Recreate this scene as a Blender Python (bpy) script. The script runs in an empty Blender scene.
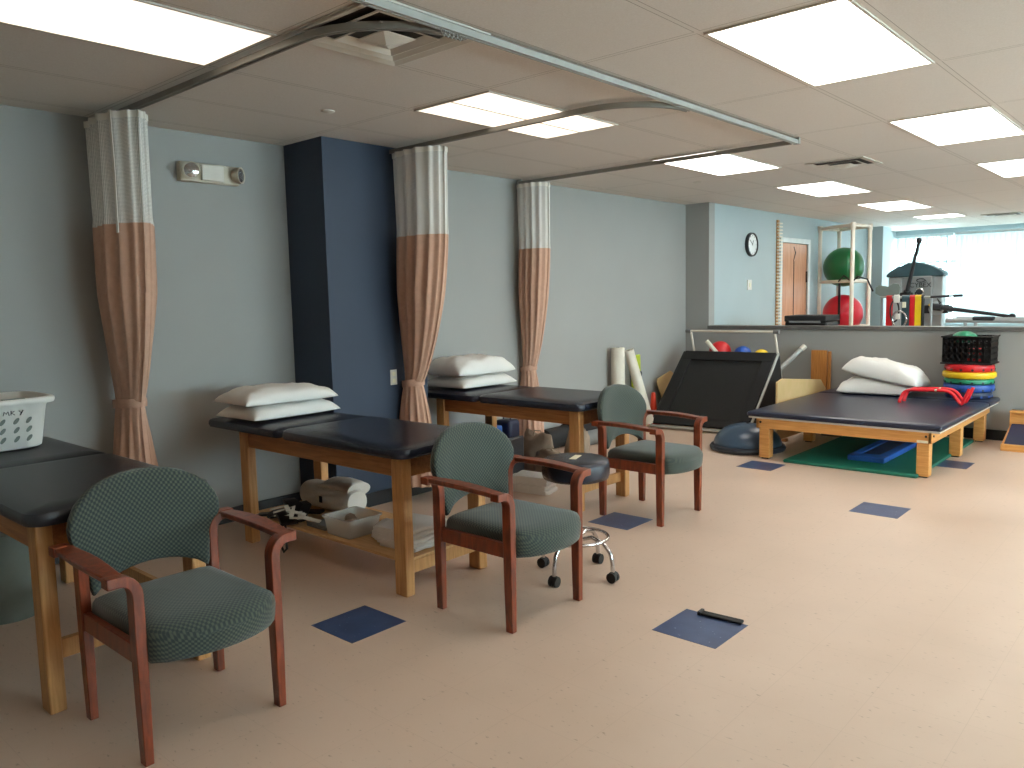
import bpy, bmesh, math, random
from mathutils import Vector, Matrix, Quaternion
from math import sin, cos, pi, radians, sqrt, hypot
random.seed(7)
sc = bpy.context.scene
COL = sc.collection
# ---------------------------------------------------------------- camera
YAW, PITCH, ROLL, CZ, FPX = -0.7299, -0.1058, 0.0223, 1.4456, 795.2
f = Vector((sin(YAW)*cos(PITCH), cos(YAW)*cos(PITCH), sin(PITCH)))
r = Vector((cos(YAW), -sin(YAW), 0)); d = f.cross(r)
R0 = cos(ROLL)*r + sin(ROLL)*d; D0 = -sin(ROLL)*r + cos(ROLL)*d
cam = bpy.data.cameras.new('camera'); co = bpy.data.objects.new('camera', cam); COL.objects.link(co)
M = Matrix(((R0.x, -D0.x, -f.x, 0), (R0.y, -D0.y, -f.y, 0), (R0.z, -D0.z, -f.z, CZ), (0, 0, 0, 1)))
co.matrix_world = M
cam.sensor_width = 36; cam.lens = FPX/1024*36; cam.clip_start = .05; cam.clip_end = 200
sc.camera = co
# ---------------------------------------------------------------- light and exposure
sc.view_settings.view_transform = 'Standard'; sc.view_settings.look = 'None'
sc.view_settings.gamma = 1; sc.view_settings.exposure = 0.16
sc.view_settings.use_curve_mapping = False
PANEL = 6.4            # emission strength of the ceiling panels
SKY = 20.0              # overcast daylight outside
w = bpy.data.worlds.new('overcast_sky'); sc.world = w; w.use_nodes = True
bg = w.node_tree.nodes['Background']; bg.inputs[0].default_value = (.76, .94, 1, 1); bg.inputs[1].default_value = SKY
try:
    sc.cycles.max_bounces = 10; sc.cycles.diffuse_bounces = 5; sc.cycles.transparent_max_bounces = 16
    sc.cycles.use_denoising = True; sc.cycles.caustics_reflective = False; sc.cycles.caustics_refractive = False
    sc.cycles.sample_clamp_indirect = 4
except Exception: pass
# ---------------------------------------------------------------- constants of the room
H = 2.536; XW = -4.91; XT = -4.6; YD = 8.70; YF = 15.9; XR = 3.6; YB = -3.0; G = .6096
GX = -3.525; GY = 3.11

# ---------------------------------------------------------------- materials
def srgb(c):
    return tuple(((v/255)/12.92 if v/255 <= .04045 else ((v/255+.055)/1.055)**2.4) for v in c) + (1,)
def nt(name):
    m = bpy.data.materials.new(name); m.use_nodes = True
    t = m.node_tree; return m, t, t.nodes['Principled BSDF']
def N(t, kind, **kw):
    n = t.nodes.new(kind)
    for k, v in kw.items(): setattr(n, k, v)
    return n
def ramp(t, stops):
    n = t.nodes.new('ShaderNodeValToRGB'); e = n.color_ramp.elements
    while len(e) < len(stops): e.new(.5)
    for i, (p, c) in enumerate(stops): e[i].position = p; e[i].color = c
    return n
def mat(name, c, rough=.5, metal=0, var=.06, scale=8, bump=0, bscale=60, stretch=(1, 1, 1), spec=.5, coat=0):
    m, t, b = nt(name)
    tc = N(t, 'ShaderNodeTexCoord'); mp = N(t, 'ShaderNodeMapping'); mp.inputs['Scale'].default_value = stretch
    t.links.new(tc.outputs['Object'], mp.inputs[0])
    nz = N(t, 'ShaderNodeTexNoise'); nz.inputs['Scale'].default_value = scale; nz.inputs['Detail'].default_value = 4
    t.links.new(mp.outputs[0], nz.inputs['Vector'])
    a = srgb(c); lo = tuple(v*(1-var) for v in a[:3])+(1,); hi = tuple(min(1, v*(1+var)) for v in a[:3])+(1,)
    rp = ramp(t, [(.3, lo), (.7, hi)]); t.links.new(nz.outputs[0], rp.inputs[0]); t.links.new(rp.outputs[0], b.inputs['Base Color'])
    b.inputs['Roughness'].default_value = rough; b.inputs['Metallic'].default_value = metal
    b.inputs['Specular IOR Level'].default_value = spec
    if coat: b.inputs['Coat Weight'].default_value = coat; b.inputs['Coat Roughness'].default_value = .15
    if bump:
        n2 = N(t, 'ShaderNodeTexNoise'); n2.inputs['Scale'].default_value = bscale; n2.inputs['Detail'].default_value = 3
        t.links.new(mp.outputs[0], n2.inputs['Vector'])
        bp = N(t, 'ShaderNodeBump'); bp.inputs['Strength'].default_value = bump; bp.inputs['Distance'].default_value = .01
        t.links.new(n2.outputs[0], bp.inputs['Height']); t.links.new(bp.outputs[0], b.inputs['Normal'])
    return m
def wood(name, c1, c2, rough=.4, stretch=(2, 2, 30), coat=0, scale=3):
    m, t, b = nt(name)
    tc = N(t, 'ShaderNodeTexCoord'); mp = N(t, 'ShaderNodeMapping'); mp.inputs['Scale'].default_value = stretch
    t.links.new(tc.outputs['Object'], mp.inputs[0])
    nz = N(t, 'ShaderNodeTexNoise'); nz.inputs['Scale'].default_value = scale; nz.inputs['Detail'].default_value = 6; nz.inputs['Distortion'].default_value = .6
    t.links.new(mp.outputs[0], nz.inputs['Vector'])
    rp = ramp(t, [(.32, srgb(c1)), (.68, srgb(c2))]); t.links.new(nz.outputs[0], rp.inputs[0]); t.links.new(rp.outputs[0], b.inputs['Base Color'])
    b.inputs['Roughness'].default_value = rough
    if coat: b.inputs['Coat Weight'].default_value = coat; b.inputs['Coat Roughness'].default_value = .2
    return m
def math_(t, op, a, b=None):
    n = N(t, 'ShaderNodeMath', operation=op)
    for i, v in enumerate((a, b)):
        if v is None: continue
        if isinstance(v, (int, float)): n.inputs[i].default_value = v
        else: t.links.new(v, n.inputs[i])
    return n.outputs[0]
def fabric(name, base, line, k=300):
    m, t, b = nt(name)
    tc = N(t, 'ShaderNodeTexCoord'); sp = N(t, 'ShaderNodeSeparateXYZ'); t.links.new(tc.outputs['Object'], sp.inputs[0])
    ge = N(t, 'ShaderNodeNewGeometry'); sn = N(t, 'ShaderNodeSeparateXYZ'); t.links.new(ge.outputs['Normal'], sn.inputs[0])
    steep = math_(t, 'LESS_THAN', math_(t, 'ABSOLUTE', sn.outputs[2]), .6)
    xz = math_(t, 'ADD', sp.outputs[0], math_(t, 'MULTIPLY', sp.outputs[2], steep))
    u = math_(t, 'SINE', math_(t, 'MULTIPLY', sp.outputs[1], k))
    v = math_(t, 'SINE', math_(t, 'MULTIPLY', xz, k))
    p = math_(t, 'ADD', math_(t, 'MULTIPLY', math_(t, 'MULTIPLY', u, v), .5), .5)
    rp = ramp(t, [(.35, srgb(base)), (.75, srgb(line))]); t.links.new(p, rp.inputs[0]); t.links.new(rp.outputs[0], b.inputs['Base Color'])
    b.inputs['Roughness'].default_value = .9; b.inputs['Sheen Weight'].default_value = .25
    bp = N(t, 'ShaderNodeBump'); bp.inputs['Strength'].default_value = .3; bp.inputs['Distance'].default_value = .002
    t.links.new(p, bp.inputs['Height']); t.links.new(bp.outputs[0], b.inputs['Normal'])
    return m
def floor_mat():
    m, t, b = nt('vinyl_floor')
    tc = N(t, 'ShaderNodeTexCoord')
    n1 = N(t, 'ShaderNodeTexNoise'); n1.inputs['Scale'].default_value = 1.3; n1.inputs['Detail'].default_value = 5
    t.links.new(tc.outputs['Object'], n1.inputs['Vector'])
    base = ramp(t, [(.3, srgb((206, 180, 160))), (.7, srgb((218, 193, 174)))]); t.links.new(n1.outputs[0], base.inputs[0])
    mp = N(t, 'ShaderNodeMapping'); mp.inputs['Rotation'].default_value = (0, 0, .6); mp.inputs['Scale'].default_value = (1, 2.3, 1)
    t.links.new(tc.outputs['Object'], mp.inputs[0])
    n2 = N(t, 'ShaderNodeTexNoise'); n2.inputs['Scale'].default_value = 30; n2.inputs['Detail'].default_value = 2
    t.links.new(mp.outputs[0], n2.inputs['Vector'])
    fl = ramp(t, [(.66, (0, 0, 0, 1)), (.76, (.65, .65, .65, 1))]); t.links.new(n2.outputs[0], fl.inputs[0])
    mx = N(t, 'ShaderNodeMixRGB'); mx.inputs[2].default_value = srgb((160, 134, 112)); t.links.new(fl.outputs[0], mx.inputs[0]); t.links.new(base.outputs[0], mx.inputs[1])
    sp = N(t, 'ShaderNodeSeparateXYZ'); t.links.new(tc.outputs['Object'], sp.inputs[0])
    lines = None
    for ax, off in ((0, 3.006), (1, -1.958)):
        a = math_(t, 'ADD', sp.outputs[ax], off+30.48)
        fr = math_(t, 'FRACT', math_(t, 'MULTIPLY', a, 1/.3048))
        e = math_(t, 'LESS_THAN', fr, .006)
        lines = e if lines is None else math_(t, 'MAXIMUM', lines, e)
    m2 = N(t, 'ShaderNodeMixRGB'); m2.inputs[2].default_value = srgb((176, 152, 130)); t.links.new(math_(t, 'MULTIPLY', lines, .3), m2.inputs[0]); t.links.new(mx.outputs[0], m2.inputs[1])
    t.links.new(m2.outputs[0], b.inputs['Base Color'])
    rr = ramp(t, [(.3, (.30, .30, .30, 1)), (.7, (.44, .44, .44, 1))]); t.links.new(n1.outputs[0], rr.inputs[0]); t.links.new(rr.outputs[0], b.inputs['Roughness'])
    b.inputs['Specular IOR Level'].default_value = .45
    return m
def tile_mat():
    m, t, b = nt('blue_vinyl')
    tc = N(t, 'ShaderNodeTexCoord')
    n1 = N(t, 'ShaderNodeTexNoise'); n1.inputs['Scale'].default_value = 9; n1.inputs['Detail'].default_value = 4; t.links.new(tc.outputs['Object'], n1.inputs['Vector'])
    base = ramp(t, [(.3, srgb((48, 66, 104))), (.7, srgb((62, 82, 120)))]); t.links.new(n1.outputs[0], base.inputs[0])
    n2 = N(t, 'ShaderNodeTexNoise'); n2.inputs['Scale'].default_value = 55; t.links.new(tc.outputs['Object'], n2.inputs['Vector'])
    fl = ramp(t, [(.70, (0, 0, 0, 1)), (.78, (1, 1, 1, 1))]); t.links.new(n2.outputs[0], fl.inputs[0])
    mx = N(t, 'ShaderNodeMixRGB'); mx.inputs[2].default_value = srgb((150, 165, 185)); t.links.new(fl.outputs[0], mx.inputs[0]); t.links.new(base.outputs[0], mx.inputs[1])
    t.links.new(mx.outputs[0], b.inputs['Base Color']); b.inputs['Roughness'].default_value = .35
    return m
def ceil_mat():
    m, t, b = nt('ceiling_tiles')
    tc = N(t, 'ShaderNodeTexCoord'); sp = N(t, 'ShaderNodeSeparateXYZ'); t.links.new(tc.outputs['Object'], sp.inputs[0])
    n1 = N(t, 'ShaderNodeTexNoise'); n1.inputs['Scale'].default_value = 150; n1.inputs['Detail'].default_value = 2; t.links.new(tc.outputs['Object'], n1.inputs['Vector'])
    base = ramp(t, [(.3, srgb((224, 217, 209))), (.7, srgb((232, 226, 219)))]); t.links.new(n1.outputs[0], base.inputs[0])
    def line(ax, o, per, w_):
        fr = math_(t, 'FRACT', math_(t, 'DIVIDE', math_(t, 'ADD', sp.outputs[ax], 40*per-o+w_/2), per))
        return math_(t, 'LESS_THAN', fr, w_/per)
    grid = math_(t, 'MAXIMUM', line(0, GX, G, .024), line(1, GY, 2*G, .024))
    edge = math_(t, 'MAXIMUM', line(0, GX, G, .030), line(1, GY, 2*G, .030))  # dark shadow lines along the grid bars, painted in
    m1 = N(t, 'ShaderNodeMixRGB'); m1.inputs[2].default_value = srgb((158, 148, 136)); t.links.new(edge, m1.inputs[0]); t.links.new(base.outputs[0], m1.inputs[1])
    m2 = N(t, 'ShaderNodeMixRGB'); m2.inputs[2].default_value = srgb((226, 220, 212)); t.links.new(grid, m2.inputs[0]); t.links.new(m1.outputs[0], m2.inputs[1])
    t.links.new(m2.outputs[0], b.inputs['Base Color']); b.inputs['Roughness'].default_value = .85
    return m
def emis(name, c, s):
    m, t, b = nt(name); b.inputs['Base Color'].default_value = srgb((240, 240, 235))
    tc = N(t, 'ShaderNodeTexCoord'); nz = N(t, 'ShaderNodeTexNoise'); nz.inputs['Scale'].default_value = 90; t.links.new(tc.outputs['Object'], nz.inputs['Vector'])
    rp = ramp(t, [(0, tuple(v*.97 for v in c[:3])+(1,)), (1, c)]); t.links.new(nz.outputs[0], rp.inputs[0]); t.links.new(rp.outputs[0], b.inputs['Emission Color'])
    b.inputs['Emission Strength'].default_value = s
    return m
def net_mat(name, c, k, gap, flat=.0):
    m, t, b = nt(name); b.inputs['Base Color'].default_value = srgb(c); b.inputs['Roughness'].default_value = .8
    tc = N(t, 'ShaderNodeTexCoord'); sp = N(t, 'ShaderNodeSeparateXYZ'); t.links.new(tc.outputs['UV'], sp.inputs[0])
    a = math_(t, 'ABSOLUTE', math_(t, 'SINE', math_(t, 'MULTIPLY', sp.outputs[0], k)))
    c2 = math_(t, 'ABSOLUTE', math_(t, 'SINE', math_(t, 'MULTIPLY', sp.outputs[1], k)))
    solid = math_(t, 'MAXIMUM', math_(t, 'LESS_THAN', a, gap), math_(t, 'LESS_THAN', c2, gap))
    t.links.new(math_(t, 'MAXIMUM', solid, flat), b.inputs['Alpha'])
    return m
def glass(name, c, alpha):
    m, t, b = nt(name); b.inputs['Base Color'].default_value = srgb(c); b.inputs['Roughness'].default_value = .12; b.inputs['Alpha'].default_value = alpha
    return m

Mt = dict(
 wall=mat('wall_paint', (161, 162, 159), .75, var=.02, scale=2, bump=.05, bscale=180),
 teal=mat('wall_paint_far', (176, 192, 196), .7, var=.02, scale=2),
 navy=mat('navy_paint', (44, 56, 76), .6, var=.04, scale=3, bump=.05, bscale=180),
 base=mat('black_baseboard', (24, 24, 27), .45),
 floor=floor_mat(), tile=tile_mat(), ceil=ceil_mat(),
 white_metal=mat('white_enamel', (222, 218, 208), .4, var=.03),
 cap=mat('counter_laminate', (96, 94, 92), .35, var=.08, scale=40),
 alu=mat('brushed_aluminium', (176, 180, 176), .42, metal=.15, var=.06),
 trackshade=mat('shaded_track', (140, 136, 128), .5, metal=.3),  # track metal with the shade of its unlit side put into the colour
 chrome=mat('chrome', (210, 210, 212), .12, metal=1, var=.02),
 vinyl=mat('navy_vinyl', (32, 36, 50), .27, var=.12, scale=30, bump=.12, bscale=220),
 vinylblk=mat('charcoal_vinyl', (36, 38, 45), .3, var=.1, scale=30, bump=.12, bscale=220),
 matvinyl=mat('mat_vinyl', (36, 42, 62), .3, var=.1, scale=12, bump=.05, bscale=90),
 oak=wood('golden_oak', (178, 126, 74), (205, 155, 98), .45, stretch=(20, 20, 1.5)),
 oakx=wood('golden_oak_rail', (150, 94, 50), (182, 124, 72), .45, stretch=(1.5, 20, 20)),
 oakshelf=wood('pale_shelf_ply', (196, 150, 98), (216, 172, 120), .5, stretch=(1.5, 20, 20)),
 pine=wood('orange_pine', (200, 138, 72), (222, 164, 96), .4, stretch=(1.5, 20, 20)),
 cherry=wood('cherry_wood', (92, 36, 16), (138, 60, 28), .33, stretch=(14, 14, 3), coat=.3),
 board=wood('plywood_board', (204, 172, 118), (212, 178, 130), .5, stretch=(3, 3, 3)),
 plank=wood('varnished_plank', (176, 112, 52), (204, 142, 76), .4, stretch=(30, 30, 2)),
 fabric=fabric('green_chair_fabric', (38, 50, 52), (78, 86, 74), 370),
 fabric_lit=fabric('green_chair_fabric_lit', (60, 76, 74), (120, 126, 108), 380),  # same chair fabric with grazing light put into its colours
 curtain=mat('peach_curtain', (198, 158, 136), .85, var=.05, scale=30, bump=.15, bscale=300),
 net=net_mat('curtain_net', (244, 242, 236), 420, .42, .45),
 white_web=mat('white_webbing', (226, 222, 212), .8),
 pillow=mat('white_cotton', (238, 236, 231), .85, var=.03, scale=4, bump=.35, bscale=14),
 towel=mat('white_terry', (242, 240, 236), .95, var=.05, bump=.5, bscale=160),
 emfix=mat('beige_plastic', (205, 198, 180), .45),
 black=mat('black_plastic', (17, 17, 19), .4),
 blackmat=mat('black_mesh_cloth', (22, 22, 23), .7, var=.25, scale=60, bump=.3, bscale=200),
 blacksoft=mat('black_padding', (20, 20, 22), .75),
 rubber=mat('black_rubber', (18, 18, 18), .6),
 basket=mat('white_basket_plastic', (228, 226, 220), .45),
 dkplate=mat('grey_shroud', (150, 156, 158), .4, metal=.2),
 red=mat('red_plastic', (205, 30, 36), .35), redgl=mat('red_foam_tube', (225, 38, 48), .32, var=.04),
 yellow=mat('yellow_plastic', (238, 196, 30), .4), green=mat('green_plastic', (24, 128, 92), .4),
 blue=mat('blue_plastic', (38, 78, 158), .4), dblue=mat('dark_blue_plastic', (26, 36, 66), .45),
 greenball=mat('green_ball_vinyl', (16, 92, 48), .3, var=.05), redball=mat('red_ball_vinyl', (190, 22, 44), .3, var=.05),
 greenmat=mat('green_exercise_mat', (14, 104, 84), .55), bluemat=mat('blue_foam', (34, 88, 168), .6),
 bosu=mat('blue_grey_dome', (62, 82, 104), .28, var=.06), bosurim=mat('dark_rim_rubber', (46, 50, 58), .5),
 orange=mat('orange_cone', (216, 58, 30), .45), foam=mat('white_foam', (228, 224, 210), .8, bump=.2, bscale=90),
 lime=mat('lime_foam', (190, 205, 60), .7), pvc=mat('white_pvc', (232, 226, 212), .35),
 clear=glass('clear_plastic', (235, 238, 236), .5), paperbrown=mat('taupe_bag', (150, 130, 112), .75, var=.18, scale=9, bump=.8, bscale=16),
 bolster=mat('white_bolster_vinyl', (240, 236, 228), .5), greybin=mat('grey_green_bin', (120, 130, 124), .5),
 door=wood('door_veneer', (196, 142, 110), (214, 164, 132), .35, stretch=(8, 8, 1)), doorframe=mat('door_frame_paint', (214, 222, 222), .4),
 paper=mat('paper_label', (238, 232, 205), .7), face=mat('clock_face', (236, 240, 240), .3),
 silver=mat('silver_mesh_shroud', (172, 180, 182), .45, metal=.3), tealdk=mat('hazed_dark_teal', (56, 84, 92), .4),  # teal lightened to hold the window haze, silver raised for its lit look
 ink=mat('dark_ink', (30, 34, 40), .6), greyroll=mat('grey_roll', (118, 120, 120), .6), seal=mat('reflector', (200, 200, 200), .2, metal=.8),
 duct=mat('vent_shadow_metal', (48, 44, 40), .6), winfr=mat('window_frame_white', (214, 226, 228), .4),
 lamp=emis('panel_lamp', (1, .95, .88, 1), PANEL), lampdim=emis('panel_lamp_soft', (1, .87, .72, 1), PANEL*.23),
)
def blind_mat():
    m = bpy.data.materials.new('blind_vane'); m.use_nodes = True; t = m.node_tree
    out = t.nodes['Material Output']; t.nodes.remove(t.nodes['Principled BSDF'])
    a = N(t, 'ShaderNodeBsdfDiffuse'); b = N(t, 'ShaderNodeBsdfTranslucent'); mx = N(t, 'ShaderNodeMixShader'); mx.inputs[0].default_value = .6
    tc = N(t, 'ShaderNodeTexCoord'); nz = N(t, 'ShaderNodeTexNoise'); nz.inputs['Scale'].default_value = 60; t.links.new(tc.outputs['Object'], nz.inputs['Vector'])
    rp = ramp(t, [(0, (.78, .84, .84, 1)), (1, (.86, .9, .9, 1))]); t.links.new(nz.outputs[0], rp.inputs[0])
    t.links.new(rp.outputs[0], a.inputs[0]); t.links.new(rp.outputs[0], b.inputs[0])
    t.links.new(a.outputs[0], mx.inputs[1]); t.links.new(b.outputs[0], mx.inputs[2]); t.links.new(mx.outputs[0], out.inputs[0])
    return m
Mt['vane'] = blind_mat()
def pane_mat():
    m = bpy.data.materials.new('window_glass'); m.use_nodes = True; t = m.node_tree
    out = t.nodes['Material Output']; t.nodes.remove(t.nodes['Principled BSDF'])
    a = N(t, 'ShaderNodeBsdfTransparent'); a.inputs[0].default_value = (.93, .97, .97, 1); g = N(t, 'ShaderNodeBsdfGlossy'); g.inputs['Roughness'].default_value = .05
    mx = N(t, 'ShaderNodeMixShader'); mx.inputs[0].default_value = .06
    t.links.new(a.outputs[0], mx.inputs[1]); t.links.new(g.outputs[0], mx.inputs[2]); t.links.new(mx.outputs[0], out.inputs[0])
    return m
Mt['glass'] = pane_mat()

# ---------------------------------------------------------------- mesh helpers
class MB:
    def __init__(s): s.bm = bmesh.new(); s.uv = None
    def box(s, x0, x1, y0, y1, z0, z1, m=None):
        vs = [s.bm.verts.new(Vector(p) if m is None else m @ Vector(p)) for p in
              ((x0, y0, z0), (x1, y0, z0), (x1, y1, z0), (x0, y1, z0), (x0, y0, z1), (x1, y0, z1), (x1, y1, z1), (x0, y1, z1))]
        for q in ((3, 2, 1, 0), (4, 5, 6, 7), (0, 1, 5, 4), (1, 2, 6, 5), (2, 3, 7, 6), (3, 0, 4, 7)): s.bm.faces.new([vs[i] for i in q])
        return s
    def ring_loft(s, rings, cap=True, closed=True):
        vr = [[s.bm.verts.new(p) for p in rg] for rg in rings]
        n = len(vr[0]); rng = range(n) if closed else range(n-1)
        for a, b in zip(vr, vr[1:]):
            for i in rng:
                j = (i+1) % n
                s.bm.faces.new((a[i], a[j], b[j], b[i]))
        if cap and closed: s.bm.faces.new(list(reversed(vr[0]))); s.bm.faces.new(vr[-1])
        return s
    def cyl(s, p0, p1, r0, r1=None, n=16):
        r1 = r0 if r1 is None else r1
        p0, p1 = Vector(p0), Vector(p1); z = (p1-p0).normalized(); x = z.orthogonal().normalized(); y = z.cross(x)
        ring = lambda c, r_: [c+(x*cos(2*pi*i/n)+y*sin(2*pi*i/n))*max(r_, 1e-4) for i in range(n)]
        return s.ring_loft([ring(p0, r0), ring(p1, r1)])
    def sweep(s, path, sec, up=(0, 0, 1), closed=False):
        # sec: list of (a,b) offsets along side and up
        path = [Vector(p) for p in path]; rings = []; up = Vector(up); side = None
        for i, p in enumerate(path):
            if closed: tn = path[(i+1) % len(path)]-path[i-1]
            else: tn = path[min(i+1, len(path)-1)]-path[max(i-1, 0)]
            tn.normalize()
            sd = tn.cross(up)
            if sd.length < .05: sd = side if side else tn.orthogonal()
            sd = (sd-tn*sd.dot(tn)).normalized()
            if side and sd.dot(side) < -.2: sd = -sd
            side = sd; u2 = sd.cross(tn).normalized()
            rings.append([p+sd*a+u2*b for a, b in sec])
        if closed: rings.append(rings[0]); 
        if closed:
            vr = [[s.bm.verts.new(p) for p in rg] for rg in rings[:-1]]; n = len(sec)
            for k in range(len(vr)):
                a, b = vr[k], vr[(k+1) % len(vr)]
                for i in range(n): j = (i+1) % n; s.bm.faces.new((a[i], a[j], b[j], b[i]))
            return s
        return s.ring_loft(rings)
    def tube(s, path, r_, n=10, up=(0, 0, 1), closed=False):
        return s.sweep(path, [(r_*cos(2*pi*i/n), r_*sin(2*pi*i/n)) for i in range(n)], up, closed)
    def lathe(s, prof, c=(0, 0, 0), n=28, axis='z', m=None):
        rings = []
        for r_, z in prof:
            rg = []
            for i in range(n):
                a = 2*pi*i/n; p = Vector((max(r_, 1e-4)*cos(a), max(r_, 1e-4)*sin(a), z))
                if axis == 'x': p = Vector((p.z, p.x, p.y))
                if axis == 'y': p = Vector((p.y, p.z, p.x))
                if m is not None: p = m @ p
                rg.append(p+Vector(c))
            rings.append(rg)
        return s.ring_loft(rings)
    def prism(s, pts, z0, z1, m=None):
        # pts in xy, extruded z
        f_ = lambda p: Vector(p) if m is None else m @ Vector(p)
        return s.ring_loft([[f_((x, y, z0)) for x, y in pts], [f_((x, y, z1)) for x, y in pts]])
    def build(s, name, material, parent=None, bevel=0, smooth=True, seg=2, sub=0, ang=40):
        bmesh.ops.recalc_face_normals(s.bm, faces=s.bm.faces)
        if parent is not None:
            L = parent.location if parent.type == 'EMPTY' else (parent.parent.location if parent.parent else Vector())
            bmesh.ops.translate(s.bm, vec=-L, verts=s.bm.verts)
        me = bpy.data.meshes.new(name); s.bm.to_mesh(me); s.bm.free()
        o = bpy.data.objects.new(name, me); COL.objects.link(o); me.materials.append(Mt[material] if isinstance(material, str) else material)
        if parent is not None: o.parent = parent
        if smooth:
            for p in me.polygons: p.use_smooth = True
        if sub:
            sm = o.modifiers.new('sub', 'SUBSURF'); sm.levels = sub; sm.render_levels = sub
        if bevel:
            b = o.modifiers.new('bev', 'BEVEL'); b.width = bevel; b.segments = seg; b.limit_method = 'ANGLE'; b.angle_limit = radians(35)
        if smooth and not sub:
            bpy.context.view_layer.objects.active = o; o.select_set(True)
            try: me.set_sharp_from_angle(angle=radians(ang))
            except Exception: pass
            o.select_set(False)
        return o
def T(name, label, cat, loc, group=None):
    o = bpy.data.objects.new(name, None); o.empty_display_size = .1; COL.objects.link(o); o.location = loc
    o['label'] = label; o['category'] = cat
    if group: o['group'] = group
    return o
def tag(o, label, cat, group=None):
    o['label'] = label; o['category'] = cat
    if group: o['group'] = group
    return o
def S(o): o['kind'] = 'structure'; return o
def copy_tree(o, parent=None):
    c = o.copy(); COL.objects.link(c); c.parent = parent
    for ch in list(o.children): copy_tree(ch, c)
    return c
def arc(c, r_, a0, a1, n, plane='xz'):
    out = []
    for i in range(n+1):
        a = a0+(a1-a0)*i/n; u, v = r_*cos(a), r_*sin(a)
        out.append({'xz': (c[0]+u, c[1], c[2]+v), 'yz': (c[0], c[1]+u, c[2]+v), 'xy': (c[0]+u, c[1]+v, c[2])}[plane])
    return out
BX = MB

# ================================================================ THE ROOM
S(MB().box(XW-.2, XR+.2, YB-.2, YF+.3, -.15, 0).build('floor', 'floor', smooth=False))
S(MB().box(XW-.2, XR+.2, YB-.2, YF+.3, H, H+.12).build('ceiling', 'ceil', smooth=False))
S(MB().box(XW-.15, XW, YB, YD, 0, H).build('wall_left', 'wall', smooth=False))
S(MB().box(XW-.15, XT, YD, YD+.14, 0, H).build('wall_pier', 'wall', smooth=False))
S(MB().box(XT, XR, YD, YD+.14, 0, 1.045).build('wall_divider', 'wall', smooth=False))
S(MB().box(XT, XR, YD-.035, YD+.175, 1.045, 1.085).build('trim_1', 'cap', bevel=.004))
# far side wall with the door opening
DY0, DY1, DZ = 10.78, 11.70, 2.15
mb = MB().box(XT-.15, XT, YD+.14, DY0, 0, H).box(XT-.15, XT, DY1, YF+.2, 0, H).box(XT-.15, XT, DY0, DY1, DZ, H)
S(mb.build('wall_far_side', 'teal', smooth=False))
S(MB().box(XT, XT+.24, 14.35, 14.8, 0, H).build('column_far', 'teal', smooth=False))
S(MB().box(XW, -4.467, 3.175, 4.035, 0, H).build('column_navy', 'navy', smooth=False))
S(MB().box(XR, XR+.15, YB, YF, 0, .9).box(XR, XR+.15, YB, YF, 2.3, H).box(XR, XR+.15, YB, 2.2, .9, 2.3).box(XR, XR+.15, 4.6, 5.4, .9, 2.3)
  .box(XR, XR+.15, 9.0, YF, .9, 2.3).build('wall_right', 'wall', smooth=False))
S(MB().box(XW, XR, YB-.15, YB, 0, H).build('wall_rear', 'wall', smooth=False))
S(MB().box(XT, XR, YF, YF+.2, 0, .85).box(XT, XR, YF, YF+.2, 2.43, H).box(3.1, XR, YF, YF+.2, .85, 2.43).build('wall_window', 'teal', smooth=False))
# baseboards
S(MB().box(XW, XW+.012, YB, 3.175, 0, .10).box(XW, XW+.012, 4.035, YD, 0, .10).build('baseboard_left', 'base', bevel=.003))
S(MB().box(-4.467, -4.455, 3.163, 4.047, 0, .10).box(XW+.012, -4.467, 3.163, 3.175, 0, .10).build('baseboard_column', 'base', bevel=.003))
S(MB().box(XW+.012, XR, YD-.012, YD, 0, .10).build('baseboard_divider', 'base', bevel=.003))
# windows: far wall, two on the right-hand wall
def window(n, horiz, a0, a1, c, z0, z1, mulls, side):
    mb = MB()
    def bar(u0, u1, w0, w1, t=.05):
        if horiz: mb.box(u0, u1, c-t/2, c+t/2, w0, w1)
        else: mb.box(c-t/2, c+t/2, u0, u1, w0, w1)
    bar(a0, a1, z0, z0+.05); bar(a0, a1, z1-.05, z1); bar(a0, a0+.05, z0, z1); bar(a1-.05, a1, z0, z1)
    for u in mulls: bar(u-.03, u+.03, z0, z1)
    bar(a0, a1, 1.93, 1.98)
    o = S(mb.build('window_%d' % n, 'winfr', bevel=.003))
    mb = MB()
    if horiz: mb.box(a0, a1, c-.004, c+.004, z0, z1)
    else: mb.box(c-.004, c+.004, a0, a1, z0, z1)
    mb.build('window_pane', 'glass', o, smooth=False)
    return o
window(1, True, XT, 3.1, YF+.12, .85, 2.43, (-3.75, -2.2, -.6, 1.0), -1)
window(2, False, 2.2, 4.6, XR+.08, .9, 2.3, (3.4,), -1)
window(3, False, 5.4, 9.0, XR+.08, .9, 2.3, (6.6, 7.8), -1)
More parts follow.
